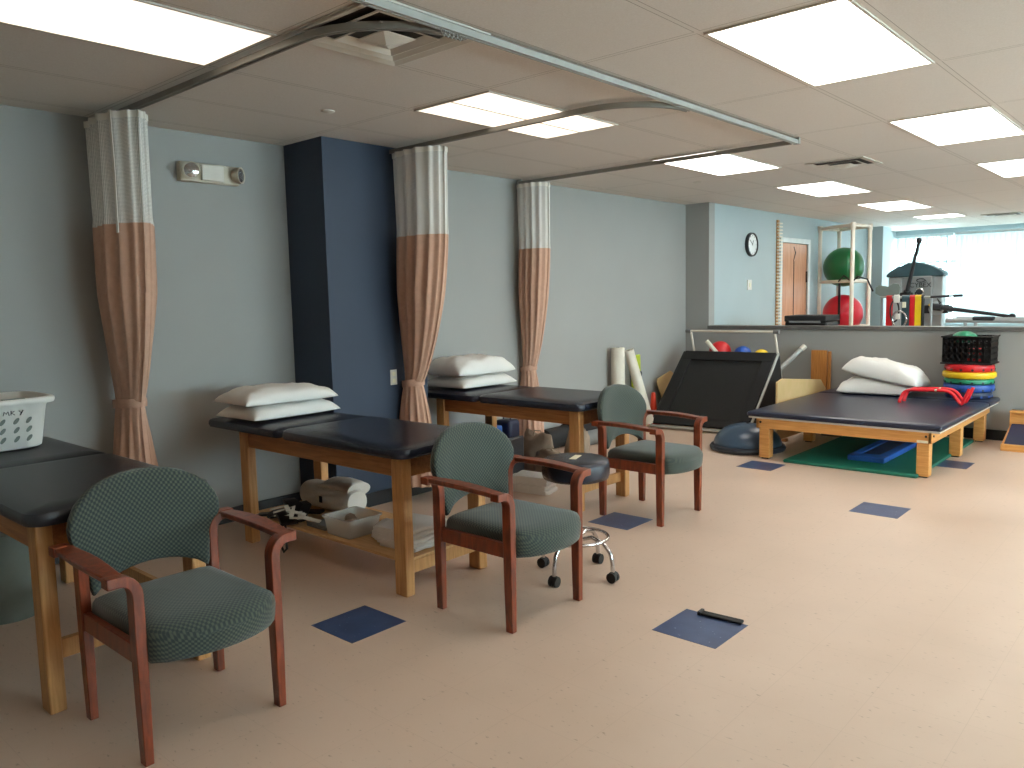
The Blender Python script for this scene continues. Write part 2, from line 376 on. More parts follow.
# vertical blinds: open at the left end of the far window, drawn over the rest
def blinds(x0, x1, opened, label):
    t = T('vertical_blind', label, 'blind', (x0, YF-.08, .8))
    MB().box(x0, x1, YF-.11, YF-.04, 2.40, 2.45).build('head_rail', 'winfr', t, bevel=.004)
    x = x0+.05
    protos = []
    while x < x1-.03:
        ang = radians(62) if opened else radians(12)
        w2 = .044; dx, dy = cos(ang)*w2, sin(ang)*w2
        mb = MB(); mb.ring_loft([[Vector((x-dx, YF-.08-dy, z)), Vector((x, YF-.08+.006, z)), Vector((x+dx, YF-.08+dy, z)), Vector((x+.001, YF-.08+.004, z))] for z in (.86, 2.40)])
        mb.build('vane', 'vane', t, smooth=False)
        x += .12 if opened else .084
blinds(XT+.02, -3.62, True, 'white vertical blind half open at the left end of the far window')
blinds(-3.60, 3.08, False, 'bright white vertical blind drawn shut across the wide part of the far window')

# door in far side wall
dr = S(MB().box(XT-.05, XT-.008, DY0+.004, DY1-.004, 0.005, DZ-.004).build('door_1', 'door', bevel=.003))
mb = MB().box(XT-.12, XT+.02, DY0-.07, DY0, 0, DZ+.07).box(XT-.12, XT+.02, DY1, DY1+.07, 0, DZ+.07).box(XT-.12, XT+.02, DY0, DY1, DZ, DZ+.07)
S(mb.build('trim_2', 'doorframe', bevel=.004))
MB().cyl((XT-.008, DY0+.09, 1.0), (XT+.04, DY0+.09, 1.0), .014).box(XT+.03, XT+.045, DY0+.08, DY0+.20, .99, 1.01).build('door_handle', 'chrome', dr, bevel=.003)
MB().box(XT-.008, XT-.004, DY0+.44, DY0+.46, 1.0, 1.9).build('door_seam', 'ink', dr)
MB().box(XT-.01, XT+.006, DY1-.03, DY1-.001, 1.6, 1.76).box(XT-.01, XT+.006, DY1-.03, DY1-.001, .3, .46).build('hinge', 'duct', dr)
tg = T('door_strap', 'black exercise strap anchor hooked on the pale wooden door', 'strap', (XT-.02, DY0+.45, 1.86))
MB().tube([(XT-.03, DY0+.40, 2.08), (XT-.02, DY0+.45, 2.10), (XT-.015, DY0+.5, 2.02), (XT-.02, DY0+.44, 1.9), (XT-.03, DY0+.40, 1.96), (XT-.03, DY0+.40, 2.08)], .016).build('loop', 'black', tg)
MB().box(XT-.045, XT-.02, DY0+.38, DY0+.52, 1.86, 2.0).build('anchor_pad', 'ink', tg, bevel=.006)
MB().tube([(XT-.03, DY0+.46, 1.88), (XT-.03, DY0+.47, 1.2)], .006).build('cord', 'ink', tg)

# ================================================================ BLUE TILES
TL = [(-3.006, 1.958, 'dark blue floor tile between the nearest green armchair and the middle one'),
      (-1.787, 2.873, 'blue floor tile nearest the camera at centre right, with a black strip on its edge'),
      (-3.006, 4.064, 'blue floor tile under the legs of the farthest green armchair, behind the rolling stool'),
      (-3.006, 6.176, 'blue floor tile just in front of the left leg of the low mat table'),
      (-1.787, 5.314, 'blue floor tile lying alone on the open floor in front of the mat table'),
      (-1.787, 7.134, 'blue floor tile half hidden beside the right side of the low mat table')]
for x, y, l in TL:
    tag(MB().box(x+.001, x+.3038, y+.001, y+.3038, 0, .0012).build('floor_tile', 'tile', smooth=False), l, 'floor tile', 'blue tiles let into the beige floor')
st = T('rubber_strip', 'small black rubber strip lying on the edge of the nearest blue tile', 'strip', (-1.66, 3.165, .0012))
mm = Matrix.Translation((-1.61, 3.17, .0012)) @ Matrix.Rotation(radians(4), 4, 'Z')
MB().box(-.10, .10, -.02, .02, 0, .012, mm).build('strip_body', 'rubber', st, bevel=.004)
MB().box(-.104, -.088, -.024, .024, 0.0, .018, mm).build('end_tab', 'black', st, bevel=.003)

# ================================================================ CEILING LIGHTS
def light(x, y, label, kind='full', lampm='lamp', length=2*G):
    t = T('ceiling_light', label, 'ceiling light', (x+G/2, y+G, H), 'recessed panel lights')
    w_, l_ = G-.024, length-.024; x0, y0 = x+.012, y+.012
    fr = .014
    mb = MB().box(x0, x0+w_, y0, y0+fr, H-.008, H-.0005).box(x0, x0+w_, y0+l_-fr, y0+l_, H-.008, H-.0005)
    mb.box(x0, x0+fr, y0+fr, y0+l_-fr, H-.008, H-.0005).box(x0+w_-fr, x0+w_, y0+fr, y0+l_-fr, H-.008, H-.0005)
    mb.build('frame', 'white_metal', t, bevel=.001, smooth=False)
    mb = MB()
    if kind == 'full': mb.box(x0+fr, x0+w_-fr, y0+fr, y0+l_-fr, H-.006, H-.001)
    else:
        mid = x0+w_/2
        mb.box(x0+fr, mid-.006, y0+fr, y0+l_-fr, H-.006, H-.001).box(mid+.006, x0+w_-fr, y0+fr, y0+l_-fr, H-.006, H-.001)
    mb.build('diffuser', lampm, t, smooth=False)
    if kind != 'full': MB().box(mid-.006, mid+.006, y0+fr, y0+l_-fr, H-.010, H-.001).build('centre_rib', 'white_metal', t, smooth=False)
lab = {
 (0, -4): 'ceiling light over the nearest treatment table, cut by the top left edge of the photo',
 (0, 0): 'ceiling light with a centre rib crossed by the second curved curtain track',
 (0, 4): 'ceiling light just beyond the end of the long curtain track, nearest the slatted vent',
 (0, 8): 'ceiling light in front of the clock wall, second beyond the curtain track',
 (0, 12): 'ceiling light above the green and red balls rack, third beyond the curtain track',
 (0, 16): 'small far ceiling light in the left row, last before the far window',
 (3, 0): 'large bright ceiling light at the top right of the photo',
 (3, 4): 'ceiling light at the right of the photo, second in the right row',
 (3, 8): 'ceiling light cut by the right edge of the photo, third in the right row',
 (3, -4): 'ceiling light behind the camera in the right row'}
for k in (0, 3, 6):
    for j in range(-4, 20, 4):
        y = {(0, -4): .68, (0, 0): 3.13, (0, 4): 5.63, (0, 8): 8.03, (0, 12): 10.45, (0, 16): 12.86}.get((k, j), GY+j*G+.01)
        if k == 9: continue
        light(GX+k*G, y, lab.get((k, j), '%s ceiling light from the camera end in the %s row of panels' % ({-4: 'first', 0: 'second', 4: 'third', 8: 'fourth', 12: 'fifth', 16: 'sixth'}[j], {3: 'middle', 6: 'rightmost'}.get(k, 'left'))), 'rib' if (k, j) == (0, 0) else 'full', 'lampdim' if (j <= 0 and k in (0, 6)) or j < 0 else 'lamp', G if (k, j) == (0, 16) else 2*G)

# vents
def vent(x0, y0, s, label, rings, flat=False):
    t = T('ceiling_vent', label, 'vent', (x0+s/2, y0+s/2, H))
    cx, cy = x0+s/2, y0+s/2
    MB().box(x0, x0+s, y0, y0+s, H-.003, H-.0005).build('backing', 'duct', t, smooth=False)  # dark sheet painted as the shade behind the louvres
    MB().box(x0-.002, x0+s+.002, y0-.002, y0+.018, H-.007, H-.0005).box(x0-.002, x0+s+.002, y0+s-.018, y0+s+.002, H-.007, H-.0005).box(x0-.002, x0+.018, y0+.018, y0+s-.018, H-.007, H-.0005).box(x0+s-.018, x0+s+.002, y0+.018, y0+s-.018, H-.007, H-.0005).build('vent_frame', 'white_metal', t, smooth=False)
    rg = lambda q, z: [Vector((cx+sx*q, cy+sy*q, z)) for sx, sy in ((1, 1), (-1, 1), (-1, -1), (1, -1))]
    for i in range(rings):
        a = s/2*(1-i/(rings+.3))-.004; wd = s/2/(rings+.3)*.60; zo = H-.004-.004*i
        if i < rings-1:
            MB().ring_loft([rg(a, H-.012-.006*i), rg(a-.006, H-.0135-.006*i), rg(a-wd, H-.005), rg(a-wd, H-.0035), rg(a, H-.010-.006*i)], cap=False).build('louvre', 'white_metal', t, smooth=False)
        else:
            MB().ring_loft([rg(a, H-.022), rg(a-.004, H-.026), rg(.010, H-.046), rg(.004, H-.046)], cap=True).build('louvre', 'white_metal', t, smooth=False)
vent(-2.915, 1.90, .6, 'square stepped ceiling diffuser behind the curved curtain tracks', 4)
vent(-2.72, 6.82, .48, 'slatted square ceiling vent beyond the end of the curtain track', 3)
vent(-2.75, 13.5, .5, 'far ceiling vent near the bright window', 3)
for (x, y, l) in ((-3.868, 2.805, 'small round sprinkler plate in the ceiling over the blue column'), (-3.869, 7.073, 'small round sprinkler plate in the ceiling farther along')):
    tag(MB().lathe([(.0, H-.014), (.018, H-.013), (.036, H-.005), (.038, H)], (x, y, 0)).build('sprinkler_cover', 'white_metal'), l, 'sprinkler')

# ================================================================ CURTAIN TRACKS
XL = -2.31
sec = [(-.016, -.018), (.016, -.018), (.016, -.045), (.005, -.045), (.005, -.041), (-.005, -.041), (-.005, -.045), (-.016, -.045)]
def track(path, label, m):
    t = T('curtain_track', label, 'curtain track', path[0], 'hospital curtain tracks')
    MB().sweep(path, sec).build('rail', m, t, smooth=False)
    for p in (path[0],) if m == 'trackshade' else (path[0], path[-1]):
        MB().box(p[0]-.022, p[0]+.022, p[1]-.012, p[1]+.012, H-.048, H-.0005).build('end_bracket', 'alu', t, bevel=.003)
track([(XL, y, H-.001) for y in (-1.5, 2, 4, 5.65)], 'long straight silver curtain track running along the ceiling away from the camera', 'alu')
def cross(y0, r_):
    return [(XW+.03, y0, H-.001), (XL-r_-.3, y0, H-.001)] + [(p[0], p[1], H-.001) for p in arc((XL-r_-.035, y0+r_, 0), r_, -pi/2, 0, 14, 'xy')] 
track(cross(1.93, .45), 'curved curtain track carrying the nearest curtain and bending past the square diffuser', 'trackshade')
track(cross(3.76, .42), 'curved curtain track carrying the middle curtain under a lit ceiling light', 'trackshade')
track([(XW+.03, 5.62, H-.001), (-3.5, 5.62, H-.001), (XL-.03, 5.62, H-.001)], 'straight curtain track carrying the farthest curtain', 'trackshade')
hk = T('track_hook_cluster', 'little bunch of wire curtain hooks hanging from the long track under the square diffuser', 'hooks', (XL, 2.28, H-.031))
for k in range(5):
    MB().tube([(XL-.005, 2.22+k*.022, H-.045), (XL, 2.22+k*.022, H-.06), (XL+.008, 2.225+k*.022, H-.075), (XL+.012, 2.23+k*.022, H-.06)], .0022, 6).build('hook', 'alu', hk)

# ================================================================ CURTAINS
def curtain(x0, x1, yc, tie_z, tie_x, tie_w, bot, label, seed, spread=1.0, netz=1.90):
    rnd = random.Random(seed); t = T('cubicle_curtain', label, 'curtain', ((x0+x1)/2, yc, 0), 'peach cubicle curtains tied back at the wall')
    cx0 = (x0+x1)/2; hw0 = (x1-x0)/2
    ph = [rnd.uniform(0, 6) for _ in range(4)]; npl = 15
    top = H-.055
    def shape(z):
        # centre x, half width, half depth, pleat amplitude
        if z > tie_z:
            u = min(1, (z-tie_z)/(netz-tie_z)); e = u**.55
            cx = tie_x+(cx0-tie_x)*e; hw = tie_w+(hw0*.94-tie_w)*(1-(1-u)**2.2) if u < 1 else hw0*(.94+.06*(z-netz)/(top-netz))
            hd = .055+.055*min(1, u*1.6)
        else:
            u = (tie_z-z)/max(.01, tie_z-bot); cx = tie_x+(cx0-tie_x)*.15*u
            hw = tie_w+(hw0*.62*spread-tie_w)*min(1, u*1.7)**.7; hd = .055+.05*min(1, u*1.7)
        am = .5 if z > netz else .62
        return cx, hw, hd, am
    def rings(z0, z1, nz, n=120):
        out = []
        for k in range(nz+1):
            z = z0+(z1-z0)*k/nz; cx, hw, hd, am = shape(z); rg = []
            dt = abs(z-tie_z)
            pin = min(1, .35+dt*4)
            for i in range(n):
                a = 2*pi*i/n
                fo = sin(npl*a+ph[0]+.5*sin(2*a+ph[1])+.35*sin(z*1.1+ph[2]))
                fo = 1.15-2.1*abs(sin(.5*(npl*a+ph[0]+.9*sin(2*a+ph[1])+.35*sin(z*1.1+ph[2]))))
                fo += .4*sin(5*a+ph[3])
                q = 1+am*.45*fo*pin
                rg.append(Vector((cx+hw*cos(a)*(1+.04*fo*pin), yc+hd*sin(a)*q+.018*pin*fo*(1 if sin(a) < 0 else -1)*.6, z)))
            out.append(rg)
        return out
    zs = [(bot, tie_z-.03, 22), (tie_z-.03, tie_z+.04, 6), (tie_z+.04, netz, 30)]
    allr = []
    for (a, b, n_) in zs:
        rr = rings(a, b, n_); allr += rr if not allr else rr[1:]
    body = MB().ring_loft(allr, cap=False).build('curtain_cloth', 'curtain', t, ang=180)
    nr = rings(netz, top, 14)
    mb = MB(); vr = [[mb.bm.verts.new(p) for p in rg] for rg in nr]; uvl = mb.bm.loops.layers.uv.new('UVMap')
    n = len(vr[0])
    for k in range(len(vr)-1):
        for i in range(n):
            j = (i+1) % n; fc = mb.bm.faces.new((vr[k][i], vr[k][j], vr[k+1][j], vr[k+1][i]))
            for lp, (uu, vv) in zip(fc.loops, ((i, k), (i+1, k), (i+1, k+1), (i, k+1))): lp[uvl].uv = (uu/n*1.5, vv*.045)
    net = mb.build('net_panel', 'net', t, ang=180)
    tr = rings(top-.035, top, 2); tr2 = [[Vector((p.x, p.y, p.z)) for p in rg] for rg in tr]
    for rg in tr2:
        c = sum(rg, Vector())/len(rg)
        for p in rg: p.x += (p.x-c.x)*.02; p.y += (p.y-c.y)*.05
    MB().ring_loft(tr2, cap=False).build('top_hem', 'white_web', t, ang=180)
    cx, hw, hd, am = shape(tie_z)
    MB().sweep([(cx+(hw+.008)*cos(a), yc+(hd+.014)*sin(a), tie_z+.012*cos(a)) for a in [2*pi*i/28 for i in range(28)]], [(-.004, -.024), (.004, -.024), (.006, 0), (.004, .024), (-.004, .024)], closed=True).build('tie_band', 'curtain', t)
    for k in range(9):
        x = x0+.03+(x1-x0-.06)*k/8
        MB().tube([(x, yc, H-.044), (x+.004, yc, H-.048), (x, yc-.004, H-.058), (x-.004, yc, H-.066)], .0022, 6).build('hook', 'alu', t)
    return t
c1 = curtain(-4.89, -4.33, 1.93, .90, -4.70, .145, .12, 'nearest peach curtain with white net top, tied back behind the first treatment table', 1)
MB().sweep([(-4.37, 1.80, 2.47), (-4.34, 1.79, 2.2), (-4.35, 1.79, 1.84)], [(-.012, -.002), (.012, -.002), (.012, .002), (-.012, .002)], up=(0, 1, 0)).build('seam_tape', 'white_web', c1)
curtain(-4.45, -3.97, 3.80, .86, -4.36, .08, .12, 'middle peach curtain with white net top, hanging in front of the navy column', 2, 1.1)
curtain(-4.90, -4.57, 5.64, .80, -4.83, .068, .10, 'farthest peach curtain with white net top, behind the third treatment table', 5, 1.2)

# ================================================================ EMERGENCY LIGHT, OUTLET
e = T('emergency_light', 'beige twin head emergency light on the wall between the first curtain and the navy column', 'emergency light', (XW, 2.6, 2.22))
MB().box(XW, XW+.05, 2.40, 2.80, 2.225, 2.345).build('housing', 'emfix', e, bevel=.008)
MB().box(XW+.05, XW+.075, 2.53, 2.68, 2.235, 2.335).build('cover', 'white_metal', e, bevel=.006)
for yy, an in ((2.465, -.35), (2.755, .6)):
    m = Matrix.Translation((XW+.055, yy, 2.285)) @ Matrix.Rotation(an, 4, 'Z') @ Matrix.Rotation(radians(90), 4, 'Y')
    h = MB().lathe([(.035, 0), (.05, .03), (.053, .055), (.047, .055), (.03, .03), (.0, .025)], m=m).build('lamp_head', 'emfix', e)
    MB().lathe([(.046, .050), (.03, .058), (.0, .060)], m=m).build('lens', 'seal', h)
o = T('wall_outlet', 'small white outlet plate on the navy column behind the middle curtain', 'outlet', (-4.467, 3.70, .9))
MB().box(-4.467, -4.461, 3.675, 3.735, .85, .96).build('plate', 'white_metal', o, bevel=.002)
MB().box(-4.461, -4.459, 3.69, 3.72, .865, .895).box(-4.461, -4.459, 3.69, 3.72, .915, .945).build('socket', 'paper', o)

# ================================================================ TREATMENT TABLES
def cushion(mb, x0, x1, y0, y1, z0, z1, r_=.05, puff=.008, n=6):
    # rounded-rectangle pad, soft edges
    def rr(x0, x1, y0, y1, r_):
        out = []
        for cx, cy, a0 in ((x1-r_, y1-r_, 0), (x0+r_, y1-r_, pi/2), (x0+r_, y0+r_, pi), (x1-r_, y0+r_, 1.5*pi)):
            for i in range(n+1):
                a = a0+pi/2*i/n; out.append((cx+r_*cos(a), cy+r_*sin(a)))
        return out
    rings = []; h = z1-z0; e_ = min(.022, h/2)
    prof = [(-e_*1.3, z0), (-e_*.4, z0+e_*.15), (0, z0+e_*.8), (0, z1-e_*.9), (-e_*.3, z1-e_*.3), (-e_, z1), (-e_*3, z1+puff), (-e_*5, z1+puff*1.2)]
    for off, z in prof: rings.append([Vector((x, y, z)) for x, y in rr(x0-off, x1+off, y0-off, y1+off, max(.006, r_+off))])
    mb.ring_loft(rings)
    return mb
def treat_table(label, x0, x1, y0, y1, split, m='vinyl', shelf=True, near=.035, group='wooden treatment tables along the wall'):
    t = T('treatment_table', label, 'treatment table', ((x0+x1)/2, (y0+y1)/2, 0), group)
    zt = .755; zb = .695
    lx0, lx1, ly0, ly1 = x0+.29, x1-.055, y0+near, y1-.035
    L = .085; W = .058
    for (lx, s) in ((lx0, 1), (lx1, -1)):
        for (ly, s2) in ((ly0, 1), (ly1, -1)):
            a, b = (lx, lx+s*L) if s > 0 else (lx-L, lx); c, d_ = (ly, ly+s2*W) if s2 > 0 else (ly-W, ly)
            MB().box(min(a, b), max(a, b), min(c, d_), max(c, d_), 0, zb).build('leg', 'oak', t, bevel=.006)
    MB().box(lx0+L, lx1-L, ly0+.012, ly0+.037, zb-.10, zb).build('side_rail', 'oakx', t, bevel=.003)
    MB().box(lx0+L, lx1-L, ly1-.037, ly1-.012, zb-.10, zb).build('side_rail', 'oakx', t, bevel=.003)
    MB().box(lx1-.04, lx1-.012, ly0+W, ly1-W, zb-.10, zb).build('end_rail', 'oakx', t, bevel=.003)
    MB().box(lx0+.012, lx0+.04, ly0+W, ly1-W, zb-.10, zb).build('end_rail', 'oakx', t, bevel=.003)
    if shelf:
        MB().box(lx0+.03, lx1-.03, ly0+.02, ly1-.02, .165, .18).build('shelf', 'oakshelf', t, bevel=.002)
        MB().box(lx1-.055, lx1-.03, ly0+W, ly1-W, .10, .165).build('shelf_rail', 'oak', t, bevel=.002)
        MB().box(lx0+.03, lx0+.055, ly0+W, ly1-W, .10, .165).build('shelf_rail', 'oak', t, bevel=.002)
    cushion(MB(), split+.004, x1, y0, y1, zb, zt-.004, .075).build('body_pad', m, t)
    cushion(MB(), x0, split-.004, y0, y1, zb, zt-.008, .04).build('head_pad', m, t)
    return t
T1 = (-4.87, -3.0, .865, 1.545); T2 = (-4.72, -2.86, 2.395, 3.06); T3 = (-4.86, -3.12, 4.14, 4.85)
treat_table('nearest treatment table with charcoal padded top, carrying the white laundry basket', *T1, -4.03, 'vinylblk', False)
treat_table('middle treatment table before the navy column, with two white pillows and a stocked shelf', *T2, -3.92, near=.055)
treat_table('farthest treatment table with two white pillows, behind the rolling stool', *T3, -4.08, shelf=False, near=.07)
# lower stretchers seen behind the nearest chair
MB().box(-3.24, -3.215, 4.27, 4.76, .11, .18).build('stretcher', 'oak', [o for o in COL.objects if o.name.startswith('treatment_table') and o.type == 'EMPTY'][2], bevel=.003)
t1 = [o for o in COL.objects if o.name.startswith('treatment_table') and o.type == 'EMPTY'][0]
MB().box(-4.5, -3.1, 1.47, 1.495, .18, .25).build('stretcher', 'oak', t1, bevel=.003)
MB().box(-3.10, -3.07, .95, 1.46, .19, .26).build('stretcher', 'oak', t1, bevel=.003)

# ================================================================ CHAIRS
def make_chair(fab):
    t = T('armchair', 'x', 'chair', (0, 0, 0), 'green upholstered wooden armchairs')
    # local: x forward (front legs' front face at 0), y across (0 .. .5), z up
    Wd = .5
    for side in (0, 1):
        yo = .0 if side == 0 else Wd; sg = -1 if side == 0 else 1    # sg: outward
        yc = yo-sg*.018
        for (xf, zt) in ((0, .632), (-.44, .645)):
            path = [(xf-.024, yc, z) for z in (0, .2, .4, .52, zt-.075)] + [(xf-.024, yc+sg*.05*(1-cos(a)), zt-.075+.058*sin(a)) for a in [pi/2*i/7 for i in range(1, 8)]] + [(xf-.024, yc+sg*.086, zt-.017)]
            th = .017
            rings = []
            for i, p in enumerate(path):
                p = Vector(p); a = Vector(path[max(i-1, 0)]); b = Vector(path[min(i+1, len(path)-1)]); tn = (b-a).normalized()
                nr = Vector((1, 0, 0)).cross(tn); k = 1 if p.z > .3 else .82+.18*p.z/.3
                rings.append([p+Vector((.024*k, 0, 0))+nr*th*k, p+Vector((.024*k, 0, 0))-nr*th*k, p+Vector((-.024*k, 0, 0))-nr*th*k, p+Vector((-.024*k, 0, 0))+nr*th*k])
            MB().ring_loft(rings).build('leg', 'cherry', t, bevel=.003)
        # arm board
        pts = []
        n = 16
        for i in range(n+1):
            u = i/n; x = -.03-.43*u
            pts.append((x, u))
        rings = []
        for x, u in pts:
            zc = .618+.012*u+.008*sin(pi*u); ci = yc+sg*(.055+.004*sin(pi*u)); hw = .026+.010*sin(pi*min(1, u*1.0))**1.2
            if u > .97: hw *= .8
            rings.append([Vector((x, ci+hw, zc+.012)), Vector((x, ci-hw, zc+.012)), Vector((x, ci-hw*.8, zc-.012)), Vector((x, ci+hw*.8, zc-.012))])
        MB().ring_loft(rings).build('armrest', 'cherry', t, bevel=.005)
        MB().box(-.44, -.045, yc-.012, yc+.012, .33, .395).build('side_rail', 'cherry', t, bevel=.003)
    MB().box(-.47, -.445, .03, .47, .34, .385).build('rear_rail', 'cherry', t, bevel=.003)
    # seat
    n = 12; rings = []
    out = []
    yl, yr = .037, .463
    def outline(off):
        o_ = []
        for i in range(n+1):
            u = i/n; y = yl-off+(yr-yl+2*off)*u; bow = .012+.062*(1-(2*u-1)**2)
            e_ = .02*(abs(2*u-1)**8)
            o_.append((.012+bow+off-e_, y))
        for i in range(n+1):
            u = i/n; y = yr+off-(yr-yl+2*off)*u
            o_.append((-.45-off+.02*(abs(2*u-1)**8), y))
        return o_
    for k_, z in ((.93, .328), (.985, .334), (1.0, .355), (1.01, .40), (1.0, .425), (.965, .441), (.88, .4515), (.7, .4575), (.5, .4615), (.3, .4645), (.12, .4655)):
        rings.append([Vector((-.21+(x+.21)*k_, .25+(y-.25)*k_, z - .02*max(0, (x-.0)/.07)*k_**6 if z > .4 else z)) for x, y in outline(.002)])
    MB().ring_loft(rings).build('seat', fab, t, ang=70)
    # backrest
    half = [(.205, .445), (.212, .47), (.216, .52), (.226, .57), (.248, .615), (.264, .655), (.266, .69), (.256, .725), (.234, .762), (.200, .795), (.155, .822), (.105, .840), (.05, .849), (0, .852)]
    outl = [(y, z) for y, z in half] + [(-y, z) for y, z in reversed(half[:-1])]
    arch = []
    for i in range(1, 12):
        u = -1+2*i/12; arch.append((.205*u*1.0, .448+.062*(1-abs(u)**2.0)**.8))
    outl += arch
    rings = []
    cxz = (0, .66)
    for off, dx in ((.93, -.018), (.985, -.017), (1.0, -.006), (1.0, .008), (.985, .018), (.93, .024), (.7, .029), (.4, .031)):
        rg = []
        for y, z in outl:
            yy = y*off; zz = cxz[1]+(z-cxz[1])*(off if True else 1)
            lean = -(zz-.45)*.12; curve = -.035+.045*(abs(yy)/.26)**2
            rg.append(Vector((-.455+lean+curve+dx+.01, .25+yy, zz)))
        rings.append(rg)
    MB().ring_loft(rings).build('backrest', fab, t, ang=60)
    return t
ch = make_chair('fabric'); ch.scale = (1, 1.035, 1); ch.location = (-2.46, .975, 0)
ch['label'] = 'nearest green patterned armchair with cherry wood frame, at the lower left of the photo'
ch2 = copy_tree(ch); ch2.location = (-2.225, 2.455, 0)
ch2['label'] = 'middle green armchair with cherry wood frame, beside the rolling stool'
ch3 = copy_tree(ch); ch3.location = (-2.56, 4.245, 0)
ch3['label'] = 'farthest green armchair with cherry wood frame, standing on a blue tile beyond the rolling stool'

# ================================================================ ROLLING STOOL
sx, sy = -2.465, 3.235
s = T('rolling_stool', 'round navy padded stool on a chrome base with casters, tucked behind the middle armchair', 'stool', (sx, sy, 0))
MB().lathe([(0, .515), (.15, .515), (.170, .523), (.176, .545), (.176, .592), (.170, .612), (.152, .622), (.10, .626), (0, .627)], (sx, sy, 0), 40).build('seat', 'vinyl', s, ang=180)
MB().box(-.018, .018, -.055, .055, 0, .0015, Matrix.Translation((sx+.0, sy-.0, .6265)) @ Matrix.Rotation(radians(20), 4, 'Z')).build('paper_tag', 'paper', s, smooth=False)
MB().cyl((sx, sy, .13), (sx, sy, .50), .014).cyl((sx, sy, .40), (sx, sy, .502), .022).build('column', 'chrome', s)
MB().tube([(sx+.165*cos(2*pi*i/36), sy+.165*sin(2*pi*i/36), .205) for i in range(36)], .009, closed=True).build('foot_ring', 'chrome', s)
for k in range(4):
    a = radians(5+90*k); u = Vector((cos(a), sin(a), 0)); c = Vector((sx, sy, 0))
    MB().tube([c+u*.012+Vector((0, 0, .19)), c+u*.09+Vector((0, 0, .215)), c+u*.16+Vector((0, 0, .195)), c+u*.20+Vector((0, 0, .15)), c+u*.213+Vector((0, 0, .10)), c+u*.215+Vector((0, 0, .055))], .011).build('leg', 'chrome', s)
    p = c+u*.215; q = Vector((-u.y, u.x, 0))
    w_ = MB().cyl(p-q*.022+Vector((0, 0, .027)), p-q*.006+Vector((0, 0, .027)), .027, n=20).cyl(p+q*.006+Vector((0, 0, .027)), p+q*.022+Vector((0, 0, .027)), .027, n=20).cyl(p-q*.01+Vector((0, 0, .035)), p+q*.01+Vector((0, 0, .035)), .022).build('caster', 'rubber', s)

# ================================================================ PILLOWS
def pillow(cx, cy, z, lx, ly, h, rot, label, group, tilt=(0, 0), seed=0):
    rnd = random.Random(seed); t = Matrix.Translation((cx, cy, z)) @ Matrix.Rotation(rot, 4, 'Z') @ Matrix.Rotation(tilt[0], 4, 'X') @ Matrix.Rotation(tilt[1], 4, 'Y')
    n = 22; mb = MB(); ph = [rnd.uniform(0, 6.28) for _ in range(6)]
    def P(u, v, s_):
        ax = 1-.07*cos(v*pi/2)**2*abs(u)**3; 
        x = u*lx/2*(1-.05*(1-abs(v)**2)*abs(u)**4); y = v*ly/2*(1-.06*(1-abs(u)**2)*abs(v)**4)
        e_ = max(0, (1-u**4))*max(0, (1-v**4)); hh = h*(e_**.42)
        wr = .05*h*(sin(7*u+ph[0]+3*v)+sin(9*v+ph[1]-2*u)+.8*sin(15*u+ph[2])*sin(11*v+ph[3]))*e_**.3
        return (x, y, hh*(.5 + s_*.5)*(1 if s_ > 0 else 0) + (wr if s_ > 0 else 0) + (.18*h*(1-e_**.5) if s_ < 0 else .18*h*(1-e_**.5)))
    top = [[None]*(n+1) for _ in range(n+1)]; bot = [[None]*(n+1) for _ in range(n+1)]
    for i in range(n+1):
        for j in range(n+1):
            u = sin((-1+2*i/n)*pi/2); v = sin((-1+2*j/n)*pi/2)
            top[i][j] = mb.bm.verts.new(t @ Vector(P(u, v, 1)))
            bot[i][j] = top[i][j] if i in (0, n) or j in (0, n) else mb.bm.verts.new(t @ Vector(P(u, v, -1)))
    for i in range(n):
        for j in range(n):
            mb.bm.faces.new((top[i][j], top[i+1][j], top[i+1][j+1], top[i][j+1]))
            q = [bot[i][j], bot[i][j+1], bot[i+1][j+1], bot[i+1][j]]
            if len(set(q)) == 4 and not (i in (0,) and False): 
                try: mb.bm.faces.new(q)
                except ValueError: pass
    o = mb.build('pillow', 'pillow', ang=180)
    me = o.data; c = Vector((cx, cy, z))
    for v in me.vertices: v.co -= c
    o.location = c
    return tag(o, label, 'pillow', group)
pz = .762
pillow(-4.37, 2.70, pz, .42, .62, .10, radians(2), 'lower white pillow of the pair on the middle treatment table', 'pillows on the treatment tables', seed=1)
pillow(-4.36, 2.68, pz+.088, .42, .62, .10, radians(-3), 'upper white pillow of the pair on the middle treatment table', 'pillows on the treatment tables', seed=2)
pillow(-4.52, 4.55, pz, .46, .62, .10, radians(0), 'lower white pillow of the pair on the farthest treatment table', 'pillows on the treatment tables', seed=3)
pillow(-4.51, 4.53, pz+.09, .44, .62, .15, radians(-2), 'upper plump white pillow of the pair on the farthest treatment table', 'pillows on the treatment tables', seed=4)

